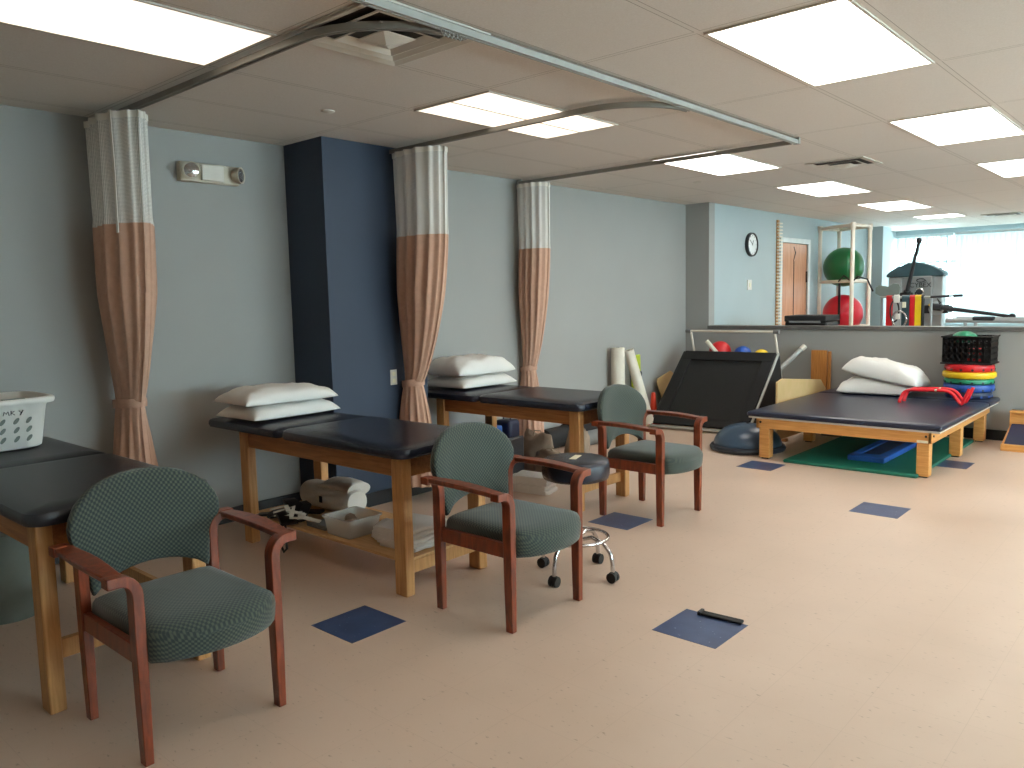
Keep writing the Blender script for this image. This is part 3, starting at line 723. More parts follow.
# ================================================================ LAUNDRY BASKET
def basket():
    cx, cy, z0 = -4.58, 1.135, .762
    t = T('laundry_basket', 'white plastic laundry basket with diagonal oval holes on the nearest treatment table', 'basket', (cx, cy, z0))
    t.location = (cx, cy, z0)
    def rr(a, b, z, r_=.07, n=6):
        out = []
        for sx_, sy_, a0 in ((1, 1, 0), (-1, 1, pi/2), (-1, -1, pi), (1, -1, 1.5*pi)):
            for i in range(n+1):
                an = a0+pi/2*i/n; out.append(Vector((cx+sx_*(a-r_)+r_*cos(an), cy+sy_*(b-r_)+r_*sin(an), z)))
        return out
    A, B, hh = .21, .29, .25
    prof = [(-.045, 0), (-.033, .008), (-.008, .205), (0, .225), (.020, .224), (.024, .232), (.024, .248), (.018, .254), (.0, .255), (-.008, .248), (-.018, .20), (-.042, .014), (-.06, .010)]
    MB().ring_loft([rr(A+o_, B+o_, z0+z, .10) for o_, z in prof]).build('basket_shell', 'basket', t, ang=50)
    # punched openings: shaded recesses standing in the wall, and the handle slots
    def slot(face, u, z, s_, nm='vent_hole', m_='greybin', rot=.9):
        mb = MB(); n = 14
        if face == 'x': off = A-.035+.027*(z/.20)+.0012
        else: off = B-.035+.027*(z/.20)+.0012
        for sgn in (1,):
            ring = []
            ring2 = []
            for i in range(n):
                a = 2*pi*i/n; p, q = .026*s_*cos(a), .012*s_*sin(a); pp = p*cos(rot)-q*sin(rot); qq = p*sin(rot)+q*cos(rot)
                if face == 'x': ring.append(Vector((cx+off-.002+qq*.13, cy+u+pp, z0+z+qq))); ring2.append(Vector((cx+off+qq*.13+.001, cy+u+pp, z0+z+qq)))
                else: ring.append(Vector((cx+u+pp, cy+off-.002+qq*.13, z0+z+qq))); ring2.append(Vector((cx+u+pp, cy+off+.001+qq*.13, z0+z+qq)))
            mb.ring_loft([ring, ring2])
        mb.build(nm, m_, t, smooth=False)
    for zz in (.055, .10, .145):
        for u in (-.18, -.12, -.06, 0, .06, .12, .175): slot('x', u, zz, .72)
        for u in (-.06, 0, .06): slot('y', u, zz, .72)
    # handwritten name above the holes: short marker strokes
    rnd = random.Random(4); mb = MB(); x = cx+A-.035+.027*(.186/.20)+.003
    u0 = cy+.03
    for gl in ([(0, .02), (-.012, .012), (-.012, -.002), (.002, -.008)], [(0, -.01), (.004, .015), (.010, 0), (.016, .015), (.02, -.01)], [(0, -.01), (.0, .016), (.012, .014), (.001, .004), (.012, -.01)], [(0, .014), (.007, .002), (.015, .016), (.004, -.014)]):
        mb.tube([(x+q*.12, u0+p*1.3, z0+.185+q*.8) for p, q in gl], .0018, 5); u0 += .034
    mb.build('marker_lettering', 'ink', t)
    MB().box(cx+A-.015, cx+A+.012, cy+.06, cy+.16, z0+.253, z0+.2575).build('handle_slot', 'greybin', t, bevel=.002)
basket()

# ================================================================ ITEMS ON MIDDLE TABLE'S SHELF  (shelf top z .18)
zs = .181
b = T('positioning_bolster', 'white vinyl bolster with a raised saddle on the shelf of the middle treatment table', 'bolster', (-4.05, 2.83, zs))
prof = []
def bol(cx, cy, x0, x1, ry, rz, name):
    n = 28; rings = []
    for k, (u, s_) in enumerate(((0, .80), (.04, .93), (.10, 1), (.5, 1.0), (.9, 1), (.96, .93), (1, .80))):
        x = x0+(x1-x0)*u
        rings.append([Vector((x, cy+ry*s_*cos(2*pi*i/n)*(abs(cos(2*pi*i/n))**-.25 if abs(cos(2*pi*i/n)) > .05 else 1)*.92, zs+rz+rz*s_*sin(2*pi*i/n))) for i in range(n)])
    return MB().ring_loft(rings).build(name, 'bolster', b, ang=60)
bol(0, 2.84, -4.30, -3.80, .095, .08, 'roll_body')
mb = MB(); mb.ring_loft([[Vector((x, 2.87+.085*cos(2*pi*i/20), zs+.15+(.055*s_)*sin(2*pi*i/20))) for i in range(20)] for x, s_ in ((-4.12, .2), (-4.07, .8), (-3.95, 1), (-3.86, .9), (-3.82, .75))]); mb.build('saddle_pad', 'bolster', b, ang=80)
MB().box(-4.06, -4.03, 2.7485, 2.750, zs+.06, zs+.10).build('printed_mark', 'dblue', b, smooth=False)
# harness
h = T('gait_harness', 'black strap harness with white webbing trailing off the shelf of the middle treatment table', 'harness', (-3.95, 2.55, zs))
def strap(path, name, m_, w_=.022, th=.003):
    MB().sweep(path, [(-w_, -th), (w_, -th), (w_, th), (-w_, th)]).build(name, m_, h)
strap([(-4.28, 2.46, zs+.01), (-4.15, 2.50, zs+.03), (-4.02, 2.58, zs+.05), (-3.9, 2.66, zs+.045)], 'strap', 'black', .032, .006)
strap([(-4.2, 2.60, zs+.05), (-4.1, 2.66, zs+.075), (-4.0, 2.62, zs+.08), (-3.9, 2.52, zs+.05)], 'strap', 'black', .028)
strap([(-4.1, 2.46, zs+.03), (-4.0, 2.50, zs+.05), (-3.88, 2.52, zs+.03)], 'strap', 'black', .035, .006)
strap([(-4.06, 2.44, zs+.045), (-3.98, 2.50, zs+.065), (-3.92, 2.46, zs+.05), (-3.84, 2.54, zs+.045)], 'webbing', 'white_web', .014)
strap([(-4.0, 2.44, zs+.05), (-3.93, 2.53, zs+.068), (-3.86, 2.48, zs+.05)], 'webbing', 'white_web', .016)
strap([(-3.96, 2.55, zs+.06), (-3.86, 2.50, zs+.055), (-3.78, 2.56, zs+.03)], 'webbing', 'white_web', .02)
strap([(-4.16, 2.50, zs+.02), (-4.08, 2.50, zs+.06), (-3.98, 2.47, zs+.05), (-3.92, 2.45, zs+.02)], 'strap', 'black', .05, .012)
strap([(-4.22, 2.66, zs+.03), (-4.16, 2.60, zs+.09), (-4.06, 2.56, zs+.10), (-3.96, 2.58, zs+.04)], 'strap', 'black', .035, .010)
strap([(-4.10, 2.44, zs+.075), (-4.03, 2.50, zs+.095), (-3.96, 2.47, zs+.085), (-3.88, 2.53, zs+.06)], 'webbing', 'white_web', .016)
strap([(-4.04, 2.42, zs+.07), (-3.98, 2.52, zs+.095), (-3.90, 2.45, zs+.065)], 'webbing', 'white_web', .012)
MB().tube([(-3.99, 2.44, zs+.02), (-3.94, 2.40, zs-.03), (-3.92, 2.385, zs-.09), (-3.89, 2.385, zs-.125), (-3.86, 2.385, zs-.10), (-3.87, 2.39, zs-.04), (-3.92, 2.42, zs+.015)], .007).build('hanging_loop', 'black', h)
# plastic bins
def bin_(x0, x1, y0, y1, z0, hh, label, m_='clear', filled=True):
    t = T('plastic_bin', label, 'bin', ((x0+x1)/2, (y0+y1)/2, z0))
    cx, cy, a, b_ = (x0+x1)/2, (y0+y1)/2, (x1-x0)/2, (y1-y0)/2
    def rr(o_, z, r_=.02, n=4):
        out = []
        for sx_, sy_, a0 in ((1, 1, 0), (-1, 1, pi/2), (-1, -1, pi), (1, -1, 1.5*pi)):
            for i in range(n+1):
                an = a0+pi/2*i/n; out.append(Vector((cx+sx_*(a+o_-r_)+r_*cos(an), cy+sy_*(b_+o_-r_)+r_*sin(an), z)))
        return out
    MB().ring_loft([rr(-.018, z0), rr(-.014, z0+.004), rr(-.003, z0+hh-.012), rr(.006, z0+hh-.008), rr(.006, z0+hh), rr(-.004, z0+hh), rr(-.018, z0+.006)]).build('bin_wall', m_, t)
    if filled: 
        rnd = random.Random(3)
        mb = MB()
        for k in range(9):
            px, py = cx+rnd.uniform(-.6, .6)*a, cy+rnd.uniform(-.5, .5)*b_; mb.lathe([(.0, -.03), (.025, -.02), (.033, 0), (.025, .02), (0, .03)], (px, py, z0+.04+.02*(k % 2)), 10)
        mb.build('contents', 'paperbrown', t)
    return t
bin_(-3.66, -3.42, 2.49, 2.72, zs, .105, 'clear plastic bin holding small items on the shelf of the middle treatment table')
tr = T('grey_tray', 'low grey tray behind the clear bin on the middle table shelf', 'tray', (-3.8, 2.63, zs))
MB().box(-3.86, -3.68, 2.52, 2.66, zs, zs+.018).build('tray_base', 'greyroll', tr, bevel=.006)
MB().box(-3.86, -3.68, 2.52, 2.525, zs+.018, zs+.03).box(-3.86, -3.68, 2.655, 2.66, zs+.018, zs+.03).build('tray_lip', 'greyroll', tr, bevel=.002)
# towels
def towels(cx, cy, z, w_, d_, n_, label, group, rot=0, m_='towel', t_=.022):
    for k in range(n_):
        rnd = random.Random(k+int(cx*100)); mb = MB(); mt = Matrix.Translation((cx+rnd.uniform(-.012, .012), cy+rnd.uniform(-.01, .01), z+k*t_)) @ Matrix.Rotation(rot+rnd.uniform(-.06, .06), 4, 'Z')
        prof = []; nn = 10
        for i in range(nn+1):
            a = -pi/2+pi*i/nn; prof.append((w_/2-.011+.011*cos(a), t_*.5+t_*.48*sin(a)))
        for i in range(nn+1): 
            a = pi/2+pi*i/nn; prof.append((-w_/2+.011+.011*cos(a), t_*.5+t_*.48*sin(a)))
        rings = [[mt @ Vector((x*(1-.05*abs(2*y/d_)**4), y+.008*sin(x*30+k*2), zz+.0035*sin(x*34+y*23+k*1.3)+.002*sin(y*61+k))) for x, zz in prof] for y in [-d_/2+d_*q/8 for q in range(9)]]
        o = mb.ring_loft(rings).build('folded_towel', m_)
        tag(o, label % ['bottom', 'second', 'third', 'fourth', 'top'][k if k < n_-1 else 4], 'towel', group)
towels(-3.13, 2.70, zs, .27, .30, 5, '%s white towel of the folded stack on the middle table shelf, behind the front leg', 'folded towels on the middle shelf', .15)
sk = T('cloth_heap', 'loose white cloth heaped against the towel stack on the middle table shelf', 'cloth', (-3.3, 2.72, zs))
mb = MB(); n = 16; rings = []
for k in range(7):
    u = k/6; rr_ = .085*cos(u*pi/2)**.6+.004
    rings.append([Vector((-3.33+rr_*1.0*cos(2*pi*i/n)*(1+.12*sin(5*2*pi*i/n+k)), 2.68+rr_*.95*sin(2*pi*i/n)*(1+.12*sin(4*2*pi*i/n+2*k)), zs+.10*u)) for i in range(n)])
mb.ring_loft(rings).build('cloth', 'towel', sk, ang=180)

# ================================================================ UNDER / BEHIND NEAREST TABLE
t = T('storage_bin', 'tall grey green bin under the nearest treatment table at the left edge', 'bin', (-3.70, .70, 0))
t.location = (-4.28, 1.12, 0)
MB().lathe([(0, 0), (.15, 0), (.155, .01), (.19, .42), (.205, .43), (.205, .45), (.18, .45), (.145, .02), (0, .02)], (-4.28, 1.12, 0)).build('bin_body', 'greybin', t)
MB().lathe([(.206, .445), (.214, .452), (.206, .46), (.19, .455)], (-4.28, 1.12, 0)).build('bin_rim', 'greyroll', t)

# ================================================================ UNDER FARTHEST TABLE
t3z = 0
fb = T('foam_wedge', 'black wedge cushion lying on the floor under the farthest treatment table', 'cushion', (-4.32, 4.5, 0))
MB().ring_loft([[Vector((x, y, z)) for y, z in ((4.36, 0), (4.74, 0), (4.74, zz), (4.36, zz*.92))] for x, zz in ((-4.46, .28), (-4.12, .37))]).build('wedge_body', 'vinylblk', fb, bevel=.015, seg=3)
bb = T('foam_block', 'lower blue foam block of the pair on the floor behind the farthest treatment table', 'foam block', (-4.74, 4.8, 0))
MB().box(-4.885, -4.585, 4.50, 5.02, 0, .20).build('block_body', 'bluemat', bb, bevel=.015, seg=3)
bb = T('foam_block', 'upper bright blue foam block of the pair behind the farthest treatment table', 'foam block', (-4.74, 4.8, .201))
MB().box(-4.88, -4.59, 4.52, 5.00, .201, .37).build('block_body', 'bluemat', bb, bevel=.015, seg=3)
hb = T('navy_bag', 'dark navy bag standing beside the blue foam blocks behind the farthest treatment table', 'bag', (-4.66, 5.13, 0))
MB().box(-4.74, -4.56, 5.05, 5.20, 0, .40).build('bag_body', 'dblue', hb, bevel=.03, seg=3)
MB().tube([(-4.69, 5.12, .39), (-4.69, 5.12, .43), (-4.61, 5.12, .43), (-4.61, 5.12, .39)], .008).build('bag_handle', 'dblue', hb)
def bag(cx, cy, z, rx, ry, hh, label, m_, seed, lean=0, cat='bag', fold=True):
    rnd = random.Random(seed); n = 32; ph = [rnd.uniform(0, 6) for _ in range(5)]
    t = T('carrier_bag', label, cat, (cx, cy, z), None); rings = []
    for k in range(13):
        u = k/12; f_ = (1-.10*u) if u > .08 else .9+u
        pin = 1-.55*max(0, u-.6)/.4*(1 if fold else 0)
        rings.append([Vector((cx+lean*u+rx*f_*cos(a)*(1+.09*sin(4*a+ph[0]+3*u)+.05*sin(9*a+ph[1]+6*u)), cy+ry*f_*pin*sin(a)*(1+.12*sin(3*a+ph[2]+4*u)+.06*sin(8*a+ph[3])), z+hh*u*(1+.10*sin(2*a+ph[4])*u+.05*sin(5*a+ph[0])*u))) for a in [2*pi*i/n for i in range(n)]])
    MB().ring_loft(rings).build('bag_body', m_, t, ang=180)
    MB().tube([(cx-rx*.3+lean, cy, z+hh*.95), (cx-rx*.2+lean, cy-.01, z+hh*1.12), (cx+rx*.2+lean, cy-.01, z+hh*1.14), (cx+rx*.35+lean, cy, z+hh*.95)], .006).build('bag_handle', m_, t)
bag(-4.28, 5.10, 0, .17, .12, .30, 'taupe crumpled bag behind the farthest treatment table, next to the navy bag', 'paperbrown', 1)
bag(-4.02, 4.93, 0, .14, .10, .21, 'low creased taupe bag in front of the taller one under the farthest table', 'paperbrown', 2)
bag(-4.05, 5.32, 0, .12, .10, .34, 'upright taupe bag on the floor behind the farthest treatment table, by the roller', 'paperbrown', 3, .03)
bag(-3.70, 4.98, 0, .13, .09, .09, 'flat pale bag on the floor at the back of the farthest treatment table', 'paperbrown', 8, .02)
towels(-3.83, 4.50, .0005, .34, .18, 4, '%s white folded sheet lying on the floor under the farthest treatment table', 'folded sheets under the farthest table', .2, t_=.032)
# black and grey rolls on the floor by the wall
o = T('foam_roller', 'long grey foam roller on the floor along the wall beyond the farthest treatment table', 'roller', (-4.55, 6.3, 0))
MB().cyl((-4.60, 6.12, .072), (-4.60, 6.85, .072), .072, n=28).build('roller_body', 'greyroll', o)
MB().cyl((-4.60, 6.11, .072), (-4.60, 6.122, .072), .035, n=20).build('roller_core', 'black', o)
o = T('rolled_mat', 'black rolled mat lying against the wall behind the grey roller', 'rolled mat', (-4.78, 6.0, 0))
MB().cyl((-4.79, 5.80, .10), (-4.79, 6.65, .10), .10, n=28).build('mat_roll', 'blacksoft', o)
MB().sweep([(-4.79+.103*cos(2*pi*i/24), 6.15, .10+.1015*sin(2*pi*i/24)) for i in range(24)], [(-.015, -.001), (.015, -.001), (.015, .001), (-.015, .001)], up=(0, 1, 0), closed=True).build('mat_strap', 'black', o)

# white foam rolls standing at the wall
o = T('foam_roll', 'upright white foam roll standing against the blue wall behind the farthest armchair', 'foam roll', (-4.80, 7.04, 0))
MB().lathe([(.0, 0), (.068, 0), (.072, .006), (.072, .904), (.068, .91), (.018, .91), (.016, .88), (0, .88)], (-4.80, 7.07, 0)).build('roll_body', 'foam', o, ang=60)
MB().cyl((-4.80, 7.07, .905), (-4.80, 7.07, .912), .02).build('roll_core', 'greyroll', o)
p0, p1 = Vector((-4.68, 7.50, .055)), Vector((-4.81, 7.29, .87)); dd = (p1-p0).normalized()
o = T('foam_roll', 'white foam roll leaning at an angle beside the upright one', 'foam roll', p0-Vector((0, 0, .055)))
MB().cyl(p0, p1, .056, n=28).build('roll_body', 'foam', o)
MB().cyl(p1, p1+dd*.002, .014).build('roll_core', 'greyroll', o)
o = T('foam_pad', 'lime green patterned foam pad leaning on the wall behind the white foam rolls', 'foam pad', (-4.85, 7.55, 0))
mt = Matrix.Translation((-4.875, 7.58, 0)) @ Matrix.Rotation(radians(3), 4, 'X')
MB().box(-.014, .014, -.10, .07, 0.005, .80, mt).build('pad_body', 'lime', o, bevel=.008)
for (yy, zz, s_, m_) in ((.06, .58, .035, 'ink'), (.07, .44, .03, 'green'), (.05, .30, .035, 'ink'), (.075, .36, .02, 'green')):
    MB().lathe([(0, .0145), (s_, .0145), (s_, .016), (0, .016)], m=mt @ Matrix.Translation((0, yy-.01, zz)) @ Matrix.Rotation(radians(90), 4, 'Y')).build('spot', m_, o)
# cone
cx_, cy_ = -4.62, 7.50
o = T('traffic_cone', 'small orange red cone standing by the left foot of the black rebounder', 'cone', (-4.72, 7.7, 0))
o.location = (-4.79, 7.76, 0)
MB().lathe([(.075, .012), (.055, .03), (.034, .22), (.026, .34), (.018, .36), (0, .362)], (-4.79, 7.76, 0)).build('cone_body', 'orange', o)
MB().lathe([(0, 0), (.095, 0), (.098, .006), (.095, .014), (.07, .016), (0, .016)], (-4.79, 7.76, 0), 8).build('cone_base', 'orange', o)
# small yellow board leaning on wall
o = T('wooden_board', 'pale tan board leaning on the left wall behind the black rebounder', 'board', (-4.8, 8.15, 0))
mt = Matrix.Translation((-4.79, 8.15, 0)) @ Matrix.Rotation(radians(-7), 4, 'Y')
MB().prism([(0.0, -.05), (.0, .02), (.26, .16), (.53, .16), (.57, .10), (.50, -.20), (.46, -.22), (.10, -.08)], -.009, .009, mt @ Matrix.Rotation(radians(-90), 4, 'Y')).build('board_body', 'board', o, bevel=.003)
MB().cyl(mt @ Vector((.009, 0.05, .40)), mt @ Vector((.014, .05, .40)), .014).build('board_knob', 'oak', o)

# ================================================================ REBOUNDER
rb = T('ball_rebounder', 'black framed ball rebounder with a tilted mesh bed, standing before the half wall', 'rebounder', (-4.1, 7.9, 0))
P00, P10, P01, P11 = Vector((-4.64, 7.50, .05)), Vector((-3.58, 7.60, .05)), Vector((-4.60, 8.17, .80)), Vector((-3.50, 8.12, .81))
nn_ = (P10-P00).cross(P01-P00).normalized()
if nn_.y > 0: nn_ = -nn_
def lp(u, v): return (P00*(1-u)+P10*u)*(1-v)+(P01*(1-u)+P11*u)*v
def quadbar(u0, u1, v0, v1, t0, t1, name, m_, sub=None):
    c = [lp(u0, v0), lp(u1, v0), lp(u1, v1), lp(u0, v1)]
    MB().ring_loft([[p+nn_*t0 for p in c], [p+nn_*t1 for p in c]]).build(name, m_, rb, bevel=.006)
quadbar(0, 1, 0, .10, -.005, .028, 'pad', 'blacksoft'); quadbar(0, 1, .88, 1, -.005, .028, 'pad', 'blacksoft')
quadbar(0, .11, .10, .88, -.005, .028, 'pad', 'blacksoft'); quadbar(.89, 1, .10, .88, -.005, .028, 'pad', 'blacksoft')
quadbar(.11, .89, .10, .88, .0, .006, 'mesh_bed', 'blackmat')
quadbar(.455, .545, .505, .535, .0062, .0072, 'label_patch', 'greybin')
MB().tube([P10+Vector((.02, 0, 0))+nn_*.01, P11+Vector((.02, 0, 0))+nn_*.01], .014).build('frame_tube', 'alu', rb)
MB().tube([P00+Vector((-.02, -.02, -.02)), P10+Vector((.02, -.02, -.02))], .016).build('frame_tube', 'alu', rb)
MB().tube([P00+Vector((-.02, 0, 0)), P01+Vector((-.02, 0, 0))], .014).build('frame_tube', 'black', rb)
for (xa, xb) in ((-4.46, -4.57), (-3.47, -3.57)):
    MB().tube([(xa, 8.36, .012), (xb, 8.22, 1.04)], .012).build('stand_post', 'pvc', rb)
    MB().cyl((xa, 8.36, 0), (xa, 8.36, .03), .018).build('stand_foot', 'rubber', rb)
MB().tube([(-4.60, 8.22, 1.04), (-3.54, 8.22, 1.04)], .013).build('stand_bar', 'pvc', rb)
for xb in (-4.60, -3.55): MB().lathe([(0, -.03), (.022, -.03), (.024, 0), (.022, .03), (0, .03)], (xb, 8.22, 1.04), axis='x').build('elbow', 'greyroll', rb)
MB().box(-4.50, -3.64, 8.22, 8.47, .655, .67).build('ball_tray', 'blackmat', rb, bevel=.004)
mb = MB().ring_loft([[Vector((-3.485, 8.13, .79)), Vector((-3.48, 8.15, .79)), Vector((-3.47, 8.30, .06)), Vector((-3.475, 8.28, .06))], [Vector((-3.565, 7.62, .07)), Vector((-3.555, 7.64, .07)), Vector((-3.47, 8.28, .045)), Vector((-3.475, 8.27, .045))]])
mb.build('side_net', 'blackmat', rb, smooth=False)
for (x, y, rr_, m_, l) in ((-4.28, 8.37, .125, 'red', 'red ball in the tray behind the top of the black rebounder'), (-4.00, 8.36, .10, 'blue', 'blue ball next to the red one behind the black rebounder'), (-3.78, 8.36, .085, 'yellow', 'yellow ball at the right of the blue one behind the black rebounder')):
    tag(MB().lathe([(rr_*sin(pi*i/16), -rr_*cos(pi*i/16)) for i in range(17)], (x, y, .671+rr_), 28).build('exercise_ball', m_, ang=180), l, 'ball', 'small balls behind the rebounder')
o = T('foam_tube', 'short white foam tube lying across the red ball behind the rebounder', 'foam tube', (-4.15, 8.2, .8))
p0, p1 = Vector((-4.40, 8.235, .97)), Vector((-4.12, 8.22, .70))
p0, p1 = Vector((-4.36, 8.20, .93)), Vector((-4.16, 8.235, .70))
MB().cyl(p0, p1, .024).build('tube_body', 'foam', o); MB().cyl(p0, p0+(p0-p1).normalized()*.004, .012).build('tube_core', 'greyroll', o)
o = T('plastic_pipe', 'grey white pipe leaning up to the half wall from behind the rebounder', 'pipe', (-3.6, 8.4, .6))
p0, p1 = Vector((-3.80, 8.30, .30)), Vector((-3.415, 8.655, .865)); p0 = Vector((-3.98, 8.20, .03))
p0 = p1+(Vector((-3.575, 8.50, .665))-p1)*4.1
MB().cyl(p0, p1, .026, n=18).build('pipe_body', 'alu', o); MB().cyl(p1-(p1-p0).normalized()*.05, p1+(p1-p0).normalized()*.004, .03, n=18).build('pipe_coupling', 'pvc', o)
o = T('plastic_pipe', 'short white pipe with a red end leaning low beside the rebounder', 'pipe', (-3.5, 8.2, .3))
p0, p1 = Vector((-3.72, 8.42, .47)), Vector((-3.32, 8.50, .03))
MB().cyl(p0, p1, .02, n=18).build('pipe_body', 'pvc', o); MB().cyl(p0, p0+(p0-p1).normalized()*.03, .022, n=18).build('pipe_end', 'red', o)

# ================================================================ BALANCE DOME
bx, by = -3.27, 6.95
o = T('balance_dome', 'blue grey half ball balance trainer by the left leg of the mat table', 'balance trainer', (bx, by, 0))
MB().lathe([(0, .045), (.31, .045)] + [(.31*cos(a)**.9, .045+.20*sin(a)) for a in [pi/2*i/12 for i in range(1, 12)]] + [(0, .245)], (bx, by, 0), 44).build('dome', 'bosu', o, ang=50)
MB().lathe([(0, 0), (.30, 0), (.335, .008), (.345, .028), (.335, .048), (.31, .056), (.29, .05), (0, .044)], (bx, by, 0), 44).build('rim', 'bosurim', o)
MB().lathe([(0, .246), (.012, .246), (.014, .250), (0, .252)], (bx, by, 0), 16).build('valve', 'black', o)

# ================================================================ LOW MAT TABLE
mx0, mx1, my0, my1 = -3.10, -1.535, 6.56, 8.67
tbl = T('mat_table', 'low wide mat table with navy padded top and pine frame, before the half wall', 'mat table', ((mx0+mx1)/2, (my0+my1)/2, 0))
lx0, lx1, ly0, ly1 = -3.0, -1.63, 6.61, 8.50
for lx in (lx0, lx1):
    for ly in (ly0, 7.60, ly1):
        x0_ = lx if lx < -2 else lx-.09; 
        MB().box(x0_, x0_+.09, ly, ly+.09 if ly < 8.4 else ly+.09, .012, .29).build('leg', 'pine', tbl, bevel=.004)
        MB().box(x0_+.015, x0_+.075, ly+.015, ly+.075, 0, .012).build('foot_pad', 'rubber', tbl)
MB().box(lx0-.015, lx1+.015, ly0-.02, ly0+.005, .275, .362).build('front_rail', 'pine', tbl, bevel=.003)
MB().box(lx0-.015, lx1+.015, ly1+.085, ly1+.11, .275, .362).build('rear_rail', 'pine', tbl, bevel=.003)
MB().box(lx1-.005, lx1+.02, ly0-.02, ly1+.11, .275, .362).build('side_rail', wood('pine_side', (200, 138, 72), (222, 164, 96), .4, (20, 1.5, 20)), tbl, bevel=.003)
MB().box(lx0-.02, lx0+.005, ly0-.02, ly1+.11, .275, .362).build('side_rail', 'pine', tbl, bevel=.003)
MB().box(mx0+.015, mx1-.015, my0+.015, my1-.01, .362, .376).build('top_board', 'white_metal', tbl, bevel=.002)
cushion(MB(), mx0, mx1, my0, 8.195, .376, .422, .02, .003).build('main_pad', 'matvinyl', tbl)
cushion(MB(), mx0, mx1, 8.205, my1, .376, .424, .02, .003).build('head_pad', 'matvinyl', tbl)
MB().box(lx1-.085, lx1-.005, ly0-.0215, ly0-.0205, .278, .298).build('paper_label', 'paper', tbl, smooth=False)
for (x, z) in ((lx1-.02, .33), (lx0+.02, .33)): MB().cyl((x, ly0-.02, z), (x, ly0-.026, z), .009).build('bolt', 'black', tbl)
for y in (ly0+.03, 7.62, ly1+.04): MB().cyl((lx1+.02, y, .33), (lx1+.026, y, .33), .009).build('bolt', 'black', tbl)
zm = .428
pillow(-2.56, 8.34, zm, .66, .44, .16, radians(6), 'lower white pillow at the back of the low mat table', 'pillows on the mat table', seed=6)
pillow(-2.48, 8.34, zm+.13, .72, .46, .20, radians(-2), 'upper white pillow slumping over the lower one on the low mat table', 'pillows on the mat table', tilt=(radians(-4), radians(11)), seed=7)
# red bent foam handles
def handle(y, dy, z0, label):
    t = T('bent_exercise_bar', label, 'exercise bar', (-1.9, y, z0), 'red bent bars on the mat table')
    pts = [(-2.17, y-.04, z0+.012), (-2.165, y-.01, z0+.05), (-2.14, y, z0+.095), (-2.09, y, z0+.118), (-2.0, y, z0+.122), (-1.88, y+dy*.5, z0+.126), (-1.80, y+dy, z0+.122), (-1.75, y+dy, z0+.095), (-1.715, y+dy, z0+.048), (-1.68, y+dy-.02, z0+.016)]
    rs = []
    for i in range(len(pts)-1):
        for k in range(5):
            a, b, c_, d_ = [Vector(pts[max(0, min(len(pts)-1, i+q))]) for q in (-1, 0, 1, 2)]; u = k/5
            rs.append(.5*((2*b)+(-a+c_)*u+(2*a-5*b+4*c_-d_)*u*u+(-a+3*b-3*c_+d_)*u**3))
    rs.append(Vector(pts[-1]))
    MB().tube(rs, .015, 10).build('tube', 'redgl', t)
    e_ = Vector(pts[-1])
    MB().tube([e_, e_+Vector((.012, -.003, .006)), e_+Vector((.05, 0, .10)), e_+Vector((.062, 0, .135))], .0145, 10).build('grip', 'redgl', t)
    s_ = Vector(pts[0])
    MB().cyl(s_+Vector((0, 0, -.011)), s_+Vector((0, 0, .012)), .015).build('end_cap', 'red', t)
    m_ = rs[24]
    MB().cyl(m_+Vector((-.028, 0, 0)), m_+Vector((.028, 0, 0)), .0135).build('label_band', 'paper', t)
handle(7.78, .03, zm, 'red foam covered bent bar nearest the front edge on the low mat table')
handle(7.92, .03, zm, 'red foam covered bent bar just behind the front one on the low mat table')
# discs stack + crate
cx, cy = -1.765, 8.465
def disc(z, h_, r_, m_, label, notch=None, name='balance_disc'):
    t = T(name, label, 'disc', (cx, cy, z), 'coloured discs stacked under the black crate')
    MB().lathe([(0, 0), (r_*.93, 0), (r_, h_*.22), (r_, h_*.72), (r_*.97, h_*.95), (r_*.9, h_), (0, h_)], (cx, cy, z), 40).build('disc_body', m_, t, ang=50)
    if notch:
        for k in range(14):
            a = 2*pi*k/14+.1; p = Vector((cx+r_*cos(a), cy+r_*sin(a), z+h_*.3)); q = Vector((cos(a), sin(a), 0))
            MB().cyl(p-q*.006, p+q*.0035, .011 if notch == 1 else .013, n=10).build('stud', 'ink' if m_ != 'dblue' else 'blue', t)
z = zm
for h_, r_, m_, l, nn in ((.062, .195, 'dblue', 'dark blue disc at the bottom of the stack on the mat table', 1), (.072, .214, 'blue', 'bright blue disc with dark studs in the stack on the mat table', 1), (.052, .208, 'green', 'green disc in the stack on the mat table', 1), (.062, .224, 'yellow', 'yellow disc in the stack on the mat table', None), (.070, .208, 'red', 'red disc directly under the black crate on the mat table', 1)):
    disc(z, h_, r_, m_, l, nn); z += h_+.001
